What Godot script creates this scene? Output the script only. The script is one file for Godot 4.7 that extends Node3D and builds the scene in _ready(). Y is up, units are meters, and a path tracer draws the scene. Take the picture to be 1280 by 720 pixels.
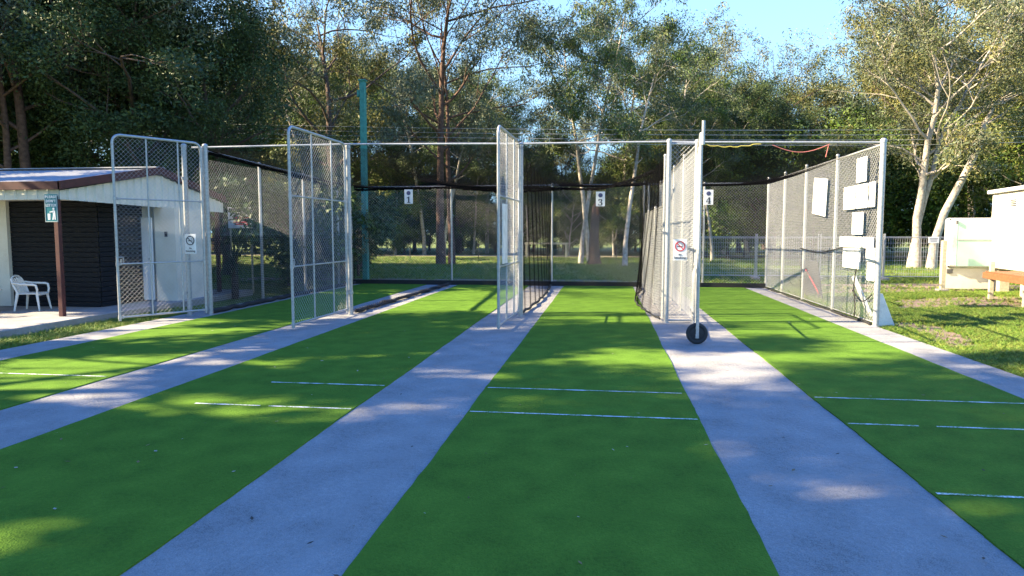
extends Node3D
# Cricket practice nets under gum trees: y up, metres, lanes run along -z.

# ---------------------------------------------------------------- mesh builder
class MB:
	var v := PackedVector3Array()
	var n := PackedVector3Array()
	var c := PackedColorArray()
	var ix := PackedInt32Array()
	var col := Color(1, 1, 1)
	func tri(a: Vector3, b: Vector3, d: Vector3) -> void:
		var nn := (b - a).cross(d - a).normalized()
		var k := v.size()
		v.append(a); v.append(b); v.append(d)
		for i in 3:
			n.append(nn); c.append(col)
		ix.append(k); ix.append(k + 2); ix.append(k + 1)
	func quad(a: Vector3, b: Vector3, d: Vector3, e: Vector3) -> void:
		var nn := (b - a).cross(e - a).normalized()
		var k := v.size()
		v.append(a); v.append(b); v.append(d); v.append(e)
		for i in 4:
			n.append(nn); c.append(col)
		for j in [0, 2, 1, 0, 3, 2]:
			ix.append(k + j)
	func box(ce: Vector3, s: Vector3, bs := Basis()) -> void:
		var h := s * 0.5
		var p := []
		for i in 8:
			p.append(ce + bs * Vector3(h.x if i & 1 else -h.x, h.y if i & 2 else -h.y, h.z if i & 4 else -h.z))
		quad(p[4], p[5], p[7], p[6]); quad(p[1], p[0], p[2], p[3])
		quad(p[5], p[1], p[3], p[7]); quad(p[0], p[4], p[6], p[2])
		quad(p[6], p[7], p[3], p[2]); quad(p[0], p[1], p[5], p[4])
	# box with its edges chamfered
	func cbox(ce: Vector3, s: Vector3, b: float, bs := Basis()) -> void:
		var h := s * 0.5
		for ax in 3:
			var a1 := (ax + 1) % 3
			var a2 := (ax + 2) % 3
			for sg in [-1.0, 1.0]:
				var q := []
				for w in [[-1, -1], [1, -1], [1, 1], [-1, 1]]:
					var p := Vector3()
					p[ax] = h[ax] * sg
					p[a1] = (h[a1] - b) * w[0]
					p[a2] = (h[a2] - b) * w[1]
					q.append(ce + bs * p)
				if sg > 0: quad(q[0], q[1], q[2], q[3])
				else: quad(q[3], q[2], q[1], q[0])
			for s1 in [-1.0, 1.0]:
				for s2 in [-1.0, 1.0]:
					var q := []
					for w in [[0, -1], [0, 1], [1, 1], [1, -1]]:
						var p := Vector3()
						p[ax] = (h[ax] - b) * w[1]
						p[a1] = (h[a1] - (b if w[0] == 1 else 0.0)) * s1
						p[a2] = (h[a2] - (b if w[0] == 0 else 0.0)) * s2
						q.append(ce + bs * p)
					if s1 * s2 > 0: quad(q[0], q[1], q[2], q[3])
					else: quad(q[3], q[2], q[1], q[0])
	func tube(pts: Array, rad: Array, sides := 8, cap := true) -> void:
		var m := pts.size()
		var k := v.size()
		var up := Vector3(0.31, 0.17, 0.93)
		for i in m:
			var t: Vector3 = (pts[mini(i + 1, m - 1)] - pts[maxi(i - 1, 0)]).normalized()
			if absf(t.dot(up)) > 0.95:
				up = Vector3(0.9, 0.1, -0.2)
			var a := up.cross(t).normalized()
			up = t.cross(a)
			var r: float = rad[mini(i, rad.size() - 1)]
			for j in sides:
				var an := TAU * j / sides
				var d := a * cos(an) + up * sin(an)
				v.append(pts[i] + d * r); n.append(d); c.append(col)
		for i in m - 1:
			for j in sides:
				var j2 := (j + 1) % sides
				var p := k + i * sides + j
				var q := k + i * sides + j2
				ix.append(p); ix.append(p + sides); ix.append(q)
				ix.append(q); ix.append(p + sides); ix.append(q + sides)
		if cap:
			for e in [0, m - 1]:
				var t2: Vector3 = (pts[1] - pts[0]).normalized() * -1.0 if e == 0 else (pts[m - 1] - pts[m - 2]).normalized()
				var kk := v.size()
				v.append(pts[e]); n.append(t2); c.append(col)
				for j in sides:
					v.append(v[k + e * sides + j]); n.append(t2); c.append(col)
				for j in sides:
					var j2 := (j + 1) % sides
					if e == 0:
						ix.append(kk); ix.append(kk + 1 + j); ix.append(kk + 1 + j2)
					else:
						ix.append(kk); ix.append(kk + 1 + j2); ix.append(kk + 1 + j)
	func bar(a: Vector3, b: Vector3, r: float, sides := 8, cap := true) -> void:
		tube([a, b], [r, r], sides, cap)
	# turned profile: [radius, height] pairs round an axis
	func lathe(prof: Array, sides: int, at: Vector3, bs := Basis()) -> void:
		for i in prof.size() - 1:
			for j in sides:
				var a1 := TAU * j / sides
				var a2 := TAU * (j + 1) / sides
				var p := []
				for w in [[i, a1], [i + 1, a1], [i + 1, a2], [i, a2]]:
					var r: float = prof[w[0]][0]
					p.append(at + bs * Vector3(cos(w[1]) * r, prof[w[0]][1], sin(w[1]) * r))
				if prof[i][0] < 0.0005: tri(p[0], p[1], p[2])
				elif prof[i + 1][0] < 0.0005: tri(p[0], p[1], p[3])
				else: quad(p[0], p[1], p[2], p[3])
	# flat outline (x,y) pushed out to a thickness along z
	func plate(poly: PackedVector2Array, th: float, tf: Transform3D) -> void:
		var t := Geometry2D.triangulate_polygon(poly)
		for i in range(0, t.size(), 3):
			var a := poly[t[i]]
			var b := poly[t[i + 1]]
			var d := poly[t[i + 2]]
			if (b - a).cross(d - a) < 0:
				var sw := b
				b = d
				d = sw
			tri(tf * Vector3(a.x, a.y, th), tf * Vector3(b.x, b.y, th), tf * Vector3(d.x, d.y, th))
			tri(tf * Vector3(a.x, a.y, 0), tf * Vector3(d.x, d.y, 0), tf * Vector3(b.x, b.y, 0))
		var ccw := not Geometry2D.is_polygon_clockwise(poly)
		for i in poly.size():
			var a := poly[i]
			var b := poly[(i + 1) % poly.size()]
			if not ccw:
				var sw := a
				a = b
				b = sw
			quad(tf * Vector3(a.x, a.y, 0), tf * Vector3(b.x, b.y, 0), tf * Vector3(b.x, b.y, th), tf * Vector3(a.x, a.y, th))
	func mesh() -> ArrayMesh:
		var ar := []
		ar.resize(Mesh.ARRAY_MAX)
		ar[Mesh.ARRAY_VERTEX] = v
		ar[Mesh.ARRAY_NORMAL] = n
		ar[Mesh.ARRAY_COLOR] = c
		ar[Mesh.ARRAY_INDEX] = ix
		var m := ArrayMesh.new()
		m.add_surface_from_arrays(Mesh.PRIMITIVE_TRIANGLES, ar)
		return m

# ---------------------------------------------------------------- scene helpers
var M := {}
var rng := RandomNumberGenerator.new()
var used := {}

func numbered(called: String) -> String:
	var k: int = used.get(called, -1) + 1
	used[called] = k
	return called if k == 0 else "%s_%03d" % [called, k]

func tag(o: Node, label: String, category: String, group := "") -> Node:
	o.set_meta("label", label)
	o.set_meta("category", category)
	if group != "": o.set_meta("group", group)
	return o

func thing(called: String, label: String, category: String, at := Vector3.ZERO, turn := 0.0, group := "") -> Node3D:
	var o := Node3D.new()
	o.name = numbered(called)
	add_child(o)
	o.position = at
	o.rotation.y = turn
	tag(o, label, category, group)
	return o

func part(mb: MB, called: String, m: Material, parent: Node) -> MeshInstance3D:
	return part_mesh(mb.mesh(), called, m, parent)

func part_mesh(me: Mesh, called: String, m: Material, parent: Node) -> MeshInstance3D:
	var o := MeshInstance3D.new()
	o.name = called if parent != self else numbered(called)
	o.mesh = me
	o.material_override = m
	parent.add_child(o, true)
	return o

func struct(mb: MB, called: String, m: Material) -> MeshInstance3D:
	var o := part(mb, called, m, self)
	o.set_meta("kind", "structure")
	return o

func lin(r: float, g: float, b: float) -> Color:
	return Color(r, g, b).linear_to_srgb()

func mat(colr: Color, rough := 0.8, metal := 0.0) -> StandardMaterial3D:
	var m := StandardMaterial3D.new()
	m.albedo_color = colr
	m.roughness = rough
	m.metallic = metal
	return m

# several noise layers summed, then coloured through a ramp of linear colours
func noise_bytes(size: int, sd: int, layers: Array) -> PackedFloat32Array:
	var out := PackedFloat32Array()
	out.resize(size * size)
	var k := 0
	for l in layers:
		var f := FastNoiseLite.new()
		f.seed = sd + k * 17
		f.noise_type = FastNoiseLite.TYPE_SIMPLEX_SMOOTH
		f.frequency = l[0] / size
		f.fractal_octaves = l[2] if l.size() > 2 else 3
		var d := f.get_seamless_image(size, size).get_data()
		var w: float = l[1] / 255.0
		for i in size * size:
			out[i] += d[i] * w
		k += 1
	return out

func ramp_tex(size: int, sd: int, layers: Array, cols: Array, gain := 1.5) -> ImageTexture:
	var nb := noise_bytes(size, sd, layers)
	var lut := PackedByteArray()
	for i in 256:
		var t := i / 255.0 * (cols.size() - 1)
		var a: int = mini(int(t), cols.size() - 2)
		var q: Color = cols[a].lerp(cols[a + 1], t - a)
		q = q.linear_to_srgb()
		lut.append(int(q.r * 255)); lut.append(int(q.g * 255)); lut.append(int(q.b * 255))
	var by := PackedByteArray()
	by.resize(size * size * 3)
	var mean := 0.0
	for l in layers: mean += l[1] * 0.5
	for i in size * size:
		var t := clampi(int(((nb[i] - mean) * gain + 0.5) * 255.0), 0, 255) * 3
		by[i * 3] = lut[t]; by[i * 3 + 1] = lut[t + 1]; by[i * 3 + 2] = lut[t + 2]
	return ImageTexture.create_from_image(Image.create_from_data(size, size, false, Image.FORMAT_RGB8, by))

func bump_tex(size: int, sd: int, layers: Array, amount: float) -> ImageTexture:
	var nb := noise_bytes(size, sd, layers)
	var by := PackedByteArray()
	by.resize(size * size)
	for i in size * size:
		by[i] = clampi(int(nb[i] * 255.0), 0, 255)
	var im := Image.create_from_data(size, size, false, Image.FORMAT_L8, by)
	im.convert(Image.FORMAT_RGBA8)
	im.bump_map_to_normal_map(amount)
	return ImageTexture.create_from_image(im)

func tmat(tex: Texture2D, tile: float, rough := 0.9, nrm: Texture2D = null, nscale := 1.0) -> StandardMaterial3D:
	var m := StandardMaterial3D.new()
	m.albedo_texture = tex
	m.uv1_triplanar = true
	m.uv1_world_triplanar = true
	m.uv1_scale = Vector3.ONE / tile
	m.roughness = rough
	if nrm:
		m.normal_enabled = true
		m.normal_texture = nrm
		m.normal_scale = nscale
	return m

func text(s: String, h: float, colr: Material, parent: Node, at: Vector3, turn := 0.0, font := "Droid Sans", wt := 700, called := "lettering") -> MeshInstance3D:
	var t := TextMesh.new()
	var f := SystemFont.new()
	f.font_names = PackedStringArray([font])
	f.font_weight = wt
	t.font = f
	t.text = s
	t.font_size = 64
	t.pixel_size = h / 46.0
	t.depth = 0.003
	t.curve_step = 2.0
	var o := part_mesh(t, called, colr, parent)
	o.position = at
	o.rotation.y = turn
	return o

# ---------------------------------------------------------------- wire and net
# diamond wire over a rectangle: o is the low corner, u runs along, height h
func chain(mb: MB, o: Vector3, u: Vector3, length: float, h: float, pitch := 0.062, r := 0.0021) -> void:
	var side := u.cross(Vector3.UP) * r
	for way in [1.0, -1.0]:
		var s := -h
		while s < length:
			# x = s + y (way 1) or x = s + h - y (way -1)
			var y0 := maxf(0.0, -s)
			var y1 := minf(h, length - s)
			if y1 - y0 > 0.02:
				var a := Vector2(s + y0, y0)
				var b := Vector2(s + y1, y1)
				if way < 0:
					a.y = h - a.y; b.y = h - b.y
				mb.bar(o + u * a.x + Vector3.UP * a.y + side * way, o + u * b.x + Vector3.UP * b.y + side * way, r, 3, false)
			s += pitch * 1.41421

# knotted net over a curved sheet f(u,v), nu by nv cords
func net(mb: MB, f: Callable, nu: int, nv: int, su: int, sv: int, r := 0.0014) -> void:
	for i in nu + 1:
		var p := []
		for j in sv + 1:
			p.append(f.call(float(i) / nu, float(j) / sv))
		mb.tube(p, [r], 3, false)
	for j in nv + 1:
		var p := []
		for i in su + 1:
			p.append(f.call(float(i) / su, float(j) / nv))
		mb.tube(p, [r], 3, false)

func post(parent: Node, at: Vector3, h: float, r: float, m: Material, called := "post") -> void:
	var b := MB.new()
	b.tube([at, at + Vector3(0, h, 0)], [r, r], 12, false)
	var prof := []
	for i in 5:
		var a := PI * 0.5 * i / 4.0
		prof.append([r * 1.12 * cos(a), h + r * 0.8 * sin(a)])
	b.lathe([[r * 1.12, h - r * 0.8], [r * 1.12, h]] + prof.slice(1), 12, at)
	b.tube([at, at + Vector3(0, 0.012, 0)], [r * 1.7, r * 1.5], 12, true)
	part(b, called, m, parent)

# ---------------------------------------------------------------- start
func _ready() -> void:
	rng.seed = 4711
	setup_view()
	make_materials()
	build_ground()
	build_nets()
	build_shed()
	build_right_side()
	build_trees()
	build_grass()
	build_small()

func setup_view() -> void:
	var cam := Camera3D.new()
	cam.name = "camera"
	add_child(cam)
	cam.position = Vector3(0, 1.65, 0)
	cam.rotation = Vector3(-atan2(70.0, 860.0), atan2(116.0, 860.0), 0)
	cam.fov = rad_to_deg(2.0 * atan(360.0 / 860.0))
	cam.near = 0.05
	cam.far = 1500.0
	cam.current = true
	var we := WorldEnvironment.new()
	we.name = "environment"
	add_child(we)
	var env := Environment.new()
	we.environment = env
	env.background_mode = Environment.BG_SKY
	var sky := Sky.new()
	var sm := ProceduralSkyMaterial.new()
	sm.sky_top_color = Color(0.14, 0.40, 0.80)
	sm.sky_horizon_color = Color(0.64, 0.81, 0.90)
	sm.sky_curve = 0.45
	sm.ground_bottom_color = Color(0.16, 0.18, 0.14)
	sm.ground_horizon_color = Color(0.45, 0.55, 0.6)
	sm.sun_angle_max = 1.0
	sm.sky_energy_multiplier = 1.0
	sky.sky_material = sm
	env.sky = sky
	env.background_energy_multiplier = 0.5
	env.tonemap_mode = Environment.TONE_MAPPER_LINEAR
	env.tonemap_exposure = 5.0
	env.sdfgi_enabled = true
	env.ssao_enabled = true
	env.ssil_enabled = true
	var sun := DirectionalLight3D.new()
	sun.name = "sun"
	add_child(sun)
	sun.light_color = Color(1.0, 0.92, 0.77)
	sun.light_energy = 1.6
	sun.light_angular_distance = 0.5
	sun.shadow_enabled = true
	sun.look_at_from_position(Vector3.ZERO, Vector3(1.0, -0.625, -0.2), Vector3.UP)

func make_materials() -> void:
	var grain := bump_tex(512, 5, [[90.0, 0.6, 3], [240.0, 0.5, 2]], 4.0)
	M.concrete = tmat(ramp_tex(1024, 11, [[5.0, 0.32, 4], [60.0, 0.2, 3], [330.0, 0.62, 2]], [Color(0.09, 0.087, 0.084), Color(0.25, 0.244, 0.236), Color(0.32, 0.313, 0.304), Color(0.44, 0.43, 0.42)], 1.2), 3.3, 0.9, grain, 0.4)
	M.turf = tmat(ramp_tex(1024, 23, [[6.0, 0.35, 4], [70.0, 0.25, 2], [400.0, 0.45, 2]], [Color(0.048, 0.098, 0.014), Color(0.085, 0.168, 0.02), Color(0.105, 0.205, 0.024), Color(0.145, 0.262, 0.032)]), 2.7, 0.93, bump_tex(512, 31, [[200.0, 1.0, 2]], 6.0), 0.3)
	M.turf.metallic_specular = 0.18
	M.concrete.metallic_specular = 0.3
	M.line = tmat(ramp_tex(512, 41, [[7.0, 0.5, 3], [60.0, 0.5, 2]], [Color(0.09, 0.2, 0.04), Color(0.3, 0.42, 0.26), Color(0.66, 0.7, 0.65), Color(0.78, 0.8, 0.78)], 2.2), 1.3, 0.9)
	M.ground = tmat(ramp_tex(1024, 51, [[5.0, 0.42, 4], [40.0, 0.3, 3], [300.0, 0.4, 2]], [Color(0.12, 0.085, 0.045), Color(0.09, 0.125, 0.02), Color(0.125, 0.17, 0.024), Color(0.2, 0.2, 0.05)]), 9.0, 0.97, grain, 1.0)
	M.dirt = tmat(ramp_tex(512, 61, [[8.0, 0.4, 4], [160.0, 0.6, 2]], [Color(0.10, 0.07, 0.05), Color(0.24, 0.17, 0.12), Color(0.36, 0.27, 0.2)]), 2.3, 0.97, grain, 1.2)
	M.track = tmat(ramp_tex(512, 71, [[8.0, 0.4, 4], [160.0, 0.6, 2]], [Color(0.22, 0.19, 0.10), Color(0.34, 0.30, 0.19), Color(0.42, 0.38, 0.26)]), 4.0, 0.97)
	M.galv = tmat(ramp_tex(512, 81, [[16.0, 0.5, 4], [90.0, 0.5, 2]], [Color(0.24, 0.25, 0.26), Color(0.40, 0.41, 0.42), Color(0.52, 0.53, 0.54)]), 0.9, 0.42)
	M.galv.metallic = 0.35
	M.wire = mat(lin(0.5, 0.51, 0.52), 0.45, 0.25)
	M.net = mat(lin(0.002, 0.002, 0.003), 0.9)
	M.net.metallic_specular = 0.2
	M.black = mat(lin(0.015, 0.015, 0.016), 0.75)
	M.white = tmat(ramp_tex(256, 91, [[6.0, 0.6, 4], [60.0, 0.4, 2]], [Color(0.5, 0.5, 0.47), Color(0.7, 0.7, 0.68), Color(0.8, 0.8, 0.79)]), 1.7, 0.55)
	M.signwhite = mat(lin(0.78, 0.78, 0.78), 0.4)
	M.ink = mat(lin(0.02, 0.02, 0.03), 0.5)
	M.red = mat(lin(0.55, 0.03, 0.04), 0.45)
	M.teal = mat(lin(0.01, 0.17, 0.20), 0.4)
	M.cream = tmat(ramp_tex(512, 95, [[5.0, 0.6, 4], [80.0, 0.4, 3]], [Color(0.42, 0.415, 0.38), Color(0.5, 0.495, 0.46), Color(0.56, 0.55, 0.52)]), 2.9, 0.6)
	M.cream = tmat(ramp_tex(512, 96, [[5.0, 0.6, 4], [80.0, 0.4, 3]], [Color(0.6, 0.57, 0.47), Color(0.70, 0.67, 0.57), Color(0.74, 0.71, 0.62)]), 2.9, 0.6)
	M.mint = tmat(ramp_tex(512, 97, [[5.0, 0.6, 4], [80.0, 0.4, 3]], [Color(0.30, 0.50, 0.43), Color(0.35, 0.56, 0.48), Color(0.39, 0.6, 0.52)]), 2.9, 0.5)
	M.maroon = tmat(ramp_tex(256, 98, [[8.0, 0.6, 4], [60.0, 0.4, 2]], [Color(0.045, 0.012, 0.012), Color(0.075, 0.018, 0.017), Color(0.09, 0.025, 0.022)]), 1.3, 0.6)
	M.roof = tmat(ramp_tex(512, 99, [[6.0, 0.6, 4], [60.0, 0.4, 3]], [Color(0.30, 0.31, 0.32), Color(0.42, 0.43, 0.44), Color(0.5, 0.5, 0.5)]), 3.1, 0.45)
	M.roof.metallic = 0.2
	M.brown_boards = tmat(ramp_tex(256, 100, [[8.0, 0.6, 4], [60.0, 0.4, 2]], [Color(0.12, 0.09, 0.065), Color(0.16, 0.12, 0.09), Color(0.19, 0.145, 0.11)]), 1.7, 0.8)
	M.bay_shade = mat(lin(0.016, 0.017, 0.02), 0.7)
	M.bay_shade.metallic_specular = 0.25
	M.plastic = mat(lin(0.72, 0.71, 0.66), 0.45)
	M.timber = tmat(ramp_tex(256, 101, [[10.0, 0.5, 4], [80.0, 0.5, 2]], [Color(0.11, 0.045, 0.018), Color(0.19, 0.075, 0.028), Color(0.26, 0.11, 0.045)]), 0.9, 0.75)
	M.oldtimber = tmat(ramp_tex(256, 102, [[10.0, 0.5, 4], [80.0, 0.5, 2]], [Color(0.28, 0.25, 0.17), Color(0.42, 0.38, 0.28), Color(0.5, 0.46, 0.35)]), 0.9, 0.8)
	M.greenpaint = tmat(ramp_tex(256, 103, [[8.0, 0.6, 4], [60.0, 0.4, 2]], [Color(0.02, 0.14, 0.12), Color(0.03, 0.20, 0.17), Color(0.05, 0.25, 0.21)]), 1.3, 0.6)
	var barkb := bump_tex(512, 110, [[18.0, 0.6, 4], [90.0, 0.4, 3]], 10.0)
	M.bark_dark = tmat(ramp_tex(512, 111, [[10.0, 0.5, 4], [90.0, 0.5, 3]], [Color(0.03, 0.022, 0.018), Color(0.10, 0.07, 0.055), Color(0.19, 0.13, 0.10)]), 1.6, 0.95, barkb, 1.3)
	M.bark_pale = tmat(ramp_tex(512, 112, [[8.0, 0.6, 4], [90.0, 0.4, 3]], [Color(0.16, 0.12, 0.09), Color(0.42, 0.37, 0.31), Color(0.56, 0.52, 0.46)]), 1.6, 0.9, barkb, 0.7)
	M.bark_red = tmat(ramp_tex(512, 113, [[8.0, 0.5, 4], [90.0, 0.5, 3]], [Color(0.045, 0.028, 0.022), Color(0.13, 0.075, 0.055), Color(0.25, 0.155, 0.115)]), 1.6, 0.95, barkb, 1.3)
	M.leaf = mat(Color(1, 1, 1), 0.55)
	M.leaf.metallic_specular = 0.3
	M.leaf.vertex_color_use_as_albedo = true
	M.leaf.backlight = Color(0.55, 0.6, 0.3)
	M.leaf.cull_mode = BaseMaterial3D.CULL_DISABLED
	M.blade = mat(Color(1, 1, 1), 0.7)
	M.blade.vertex_color_use_as_albedo = true
	M.blade.backlight = Color(0.45, 0.55, 0.2)
	M.blade.cull_mode = BaseMaterial3D.CULL_DISABLED
	M.cable = mat(lin(0.08, 0.08, 0.085), 0.6)
	M.orange = mat(lin(0.6, 0.16, 0.03), 0.6)
	M.rubber = mat(lin(0.02, 0.021, 0.024), 0.7)
	M.yellowrope = mat(lin(0.5, 0.42, 0.08), 0.8)
	M.pinkrope = mat(lin(0.5, 0.16, 0.14), 0.8)
	M.bluecloth = tmat(ramp_tex(256, 120, [[6.0, 0.6, 4], [60.0, 0.4, 2]], [Color(0.12, 0.19, 0.36), Color(0.2, 0.28, 0.46), Color(0.28, 0.36, 0.52)]), 0.8, 0.8)

# ---------------------------------------------------------------- ground
const LANES := [[-7.66, -5.55], [-4.52, -2.30], [-1.23, 0.84], [2.06, 4.11]]

func build_ground() -> void:
	var b := MB.new()
	b.quad(Vector3(-400, -0.05, 400), Vector3(400, -0.05, 400), Vector3(400, -0.05, -700), Vector3(-400, -0.05, -700))
	struct(b, "ground", M.ground)
	b = MB.new()
	b.cbox(Vector3(-1.83, -0.06, -7.2), Vector3(13.14, 0.12, 28.4), 0.008)
	struct(b, "concrete_slab", M.concrete)
	for k in 4:
		var x0: float = LANES[k][0]
		var x1: float = LANES[k][1]
		b = MB.new()
		# a carpet with slightly wandering edges
		var zs := []
		var z := 6.0
		while z > -21.0:
			zs.append(z)
			z -= 0.16
		zs.append(-21.05)
		var fn := FastNoiseLite.new()
		fn.seed = 900 + k
		fn.frequency = 0.35
		var top := 0.011
		for i in zs.size() - 1:
			var a0 := x0 + (fn.get_noise_2d(zs[i], 0) * 0.018 + fn.get_noise_2d(zs[i] * 14.0, 9) * 0.008)
			var a1 := x0 + (fn.get_noise_2d(zs[i + 1], 0) * 0.018 + fn.get_noise_2d(zs[i + 1] * 14.0, 9) * 0.008)
			var c0 := x1 + (fn.get_noise_2d(zs[i], 50) * 0.018 + fn.get_noise_2d(zs[i] * 14.0, 59) * 0.008)
			var c1 := x1 + (fn.get_noise_2d(zs[i + 1], 50) * 0.018 + fn.get_noise_2d(zs[i + 1] * 14.0, 59) * 0.008)
			b.quad(Vector3(a0, top, zs[i]), Vector3(c0, top, zs[i]), Vector3(c1, top, zs[i + 1]), Vector3(a1, top, zs[i + 1]))
			b.quad(Vector3(c0, 0, zs[i]), Vector3(c1, 0, zs[i + 1]), Vector3(c1, top, zs[i + 1]), Vector3(c0, top, zs[i]))
			b.quad(Vector3(a0, 0, zs[i + 1]), Vector3(a0, 0, zs[i]), Vector3(a0, top, zs[i]), Vector3(a1, top, zs[i + 1]))
		var o := struct(b, "turf_lane", M.turf)
		for cl in [[[-7.03, x0, x1]], [[-7.0, -3.62, x1], [-6.02, -3.9, x1]], [[-7.06, x0, x1], [-6.08, x0, x1]], [[-7.07, x0, x1], [-6.12, x0, x1], [-4.52, x0, x1]]][k]:
			var lb := MB.new()
			var cz: float = cl[0]
			var xx: float = cl[1] + 0.02
			while xx < x1 - 0.05:
				var w := minf(rng.randf_range(0.1, 0.3), x1 - 0.02 - xx)
				var hw0 := rng.randf_range(0.011, 0.019)
				var hw1 := rng.randf_range(0.011, 0.019)
				lb.quad(Vector3(xx, top + 0.004, cz + hw0), Vector3(xx + w, top + 0.004, cz + hw1), Vector3(xx + w, top + 0.004, cz - hw1), Vector3(xx, top + 0.004, cz - hw0))
				xx += w + (rng.randf_range(0.03, 0.16) if rng.randf() < 0.05 else 0.0)
			part(lb, "crease_line", M.line, o)
	# gravel track crossing the far lawn
	b = MB.new()
	for i in 40:
		var xa := -60.0 + i * 3.0
		var xb := xa + 3.0
		var w0 := sin(xa * 0.23) * 0.35
		var w1 := sin(xb * 0.23) * 0.35
		b.quad(Vector3(xa, -0.044, -47.0 + w0), Vector3(xb, -0.044, -47.0 + w1), Vector3(xb, -0.044, -50.0 + w1 * 0.6), Vector3(xa, -0.044, -50.0 + w0 * 0.6))
	struct(b, "gravel_track", M.track)
	dirt_patch([Vector2(4.95, -13.5), Vector2(5.25, -12.4), Vector2(5.05, -11.4), Vector2(5.0, -10.7), Vector2(5.35, -10.75), Vector2(5.75, -11.6), Vector2(5.95, -12.9), Vector2(5.7, -13.6)], 1)
	dirt_patch([Vector2(6.4, -15.9), Vector2(8.0, -16.6), Vector2(10.5, -16.1), Vector2(14.5, -16.5), Vector2(15.0, -19.4), Vector2(11.5, -19.9), Vector2(8.8, -19.2), Vector2(7.2, -18.2)], 2)
	dirt_patch([Vector2(5.4, -19.4), Vector2(7.2, -19.9), Vector2(9.6, -20.6), Vector2(13.0, -20.9), Vector2(13.0, -23.9), Vector2(9.6, -24.2), Vector2(6.2, -23.2)], 3)
	dirt_patch([Vector2(-13.6, -22.2), Vector2(-6.0, -22.4), Vector2(0.0, -22.8), Vector2(4.0, -22.2), Vector2(4.0, -23.6), Vector2(-1.0, -24.6), Vector2(-7.0, -24.1), Vector2(-13.0, -24.4)], 4)

func dirt_patch(poly: Array, sd: int) -> void:
	var fn := FastNoiseLite.new()
	fn.seed = 300 + sd
	fn.frequency = 0.9
	var pts := PackedVector2Array()
	for i in poly.size():
		var a: Vector2 = poly[i]
		var b: Vector2 = poly[(i + 1) % poly.size()]
		for j in 8:
			var p := a.lerp(b, j / 8.0)
			pts.append(p + Vector2(fn.get_noise_2d(p.x * 2, p.y * 2), fn.get_noise_2d(p.y * 2 + 40, p.x * 2)) * 0.28)
	var mid := Vector2.ZERO
	for p in pts: mid += p / pts.size()
	var mb := MB.new()
	for i in pts.size():
		var q := [mid, pts[i], pts[(i + 1) % pts.size()]]
		var a := Vector3(q[0].x, -0.045, q[0].y)
		var b := Vector3(q[1].x, -0.045, q[1].y)
		var d := Vector3(q[2].x, -0.045, q[2].y)
		if (b - a).cross(d - a).y > 0: mb.tri(a, b, d)
		else: mb.tri(a, d, b)
	dirt_polys.append(pts)
	struct(mb, "dirt", M.dirt)

var dirt_polys := []

# ---------------------------------------------------------------- cricket nets
const ZF := -12.72
const ZR := -21.1

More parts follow.
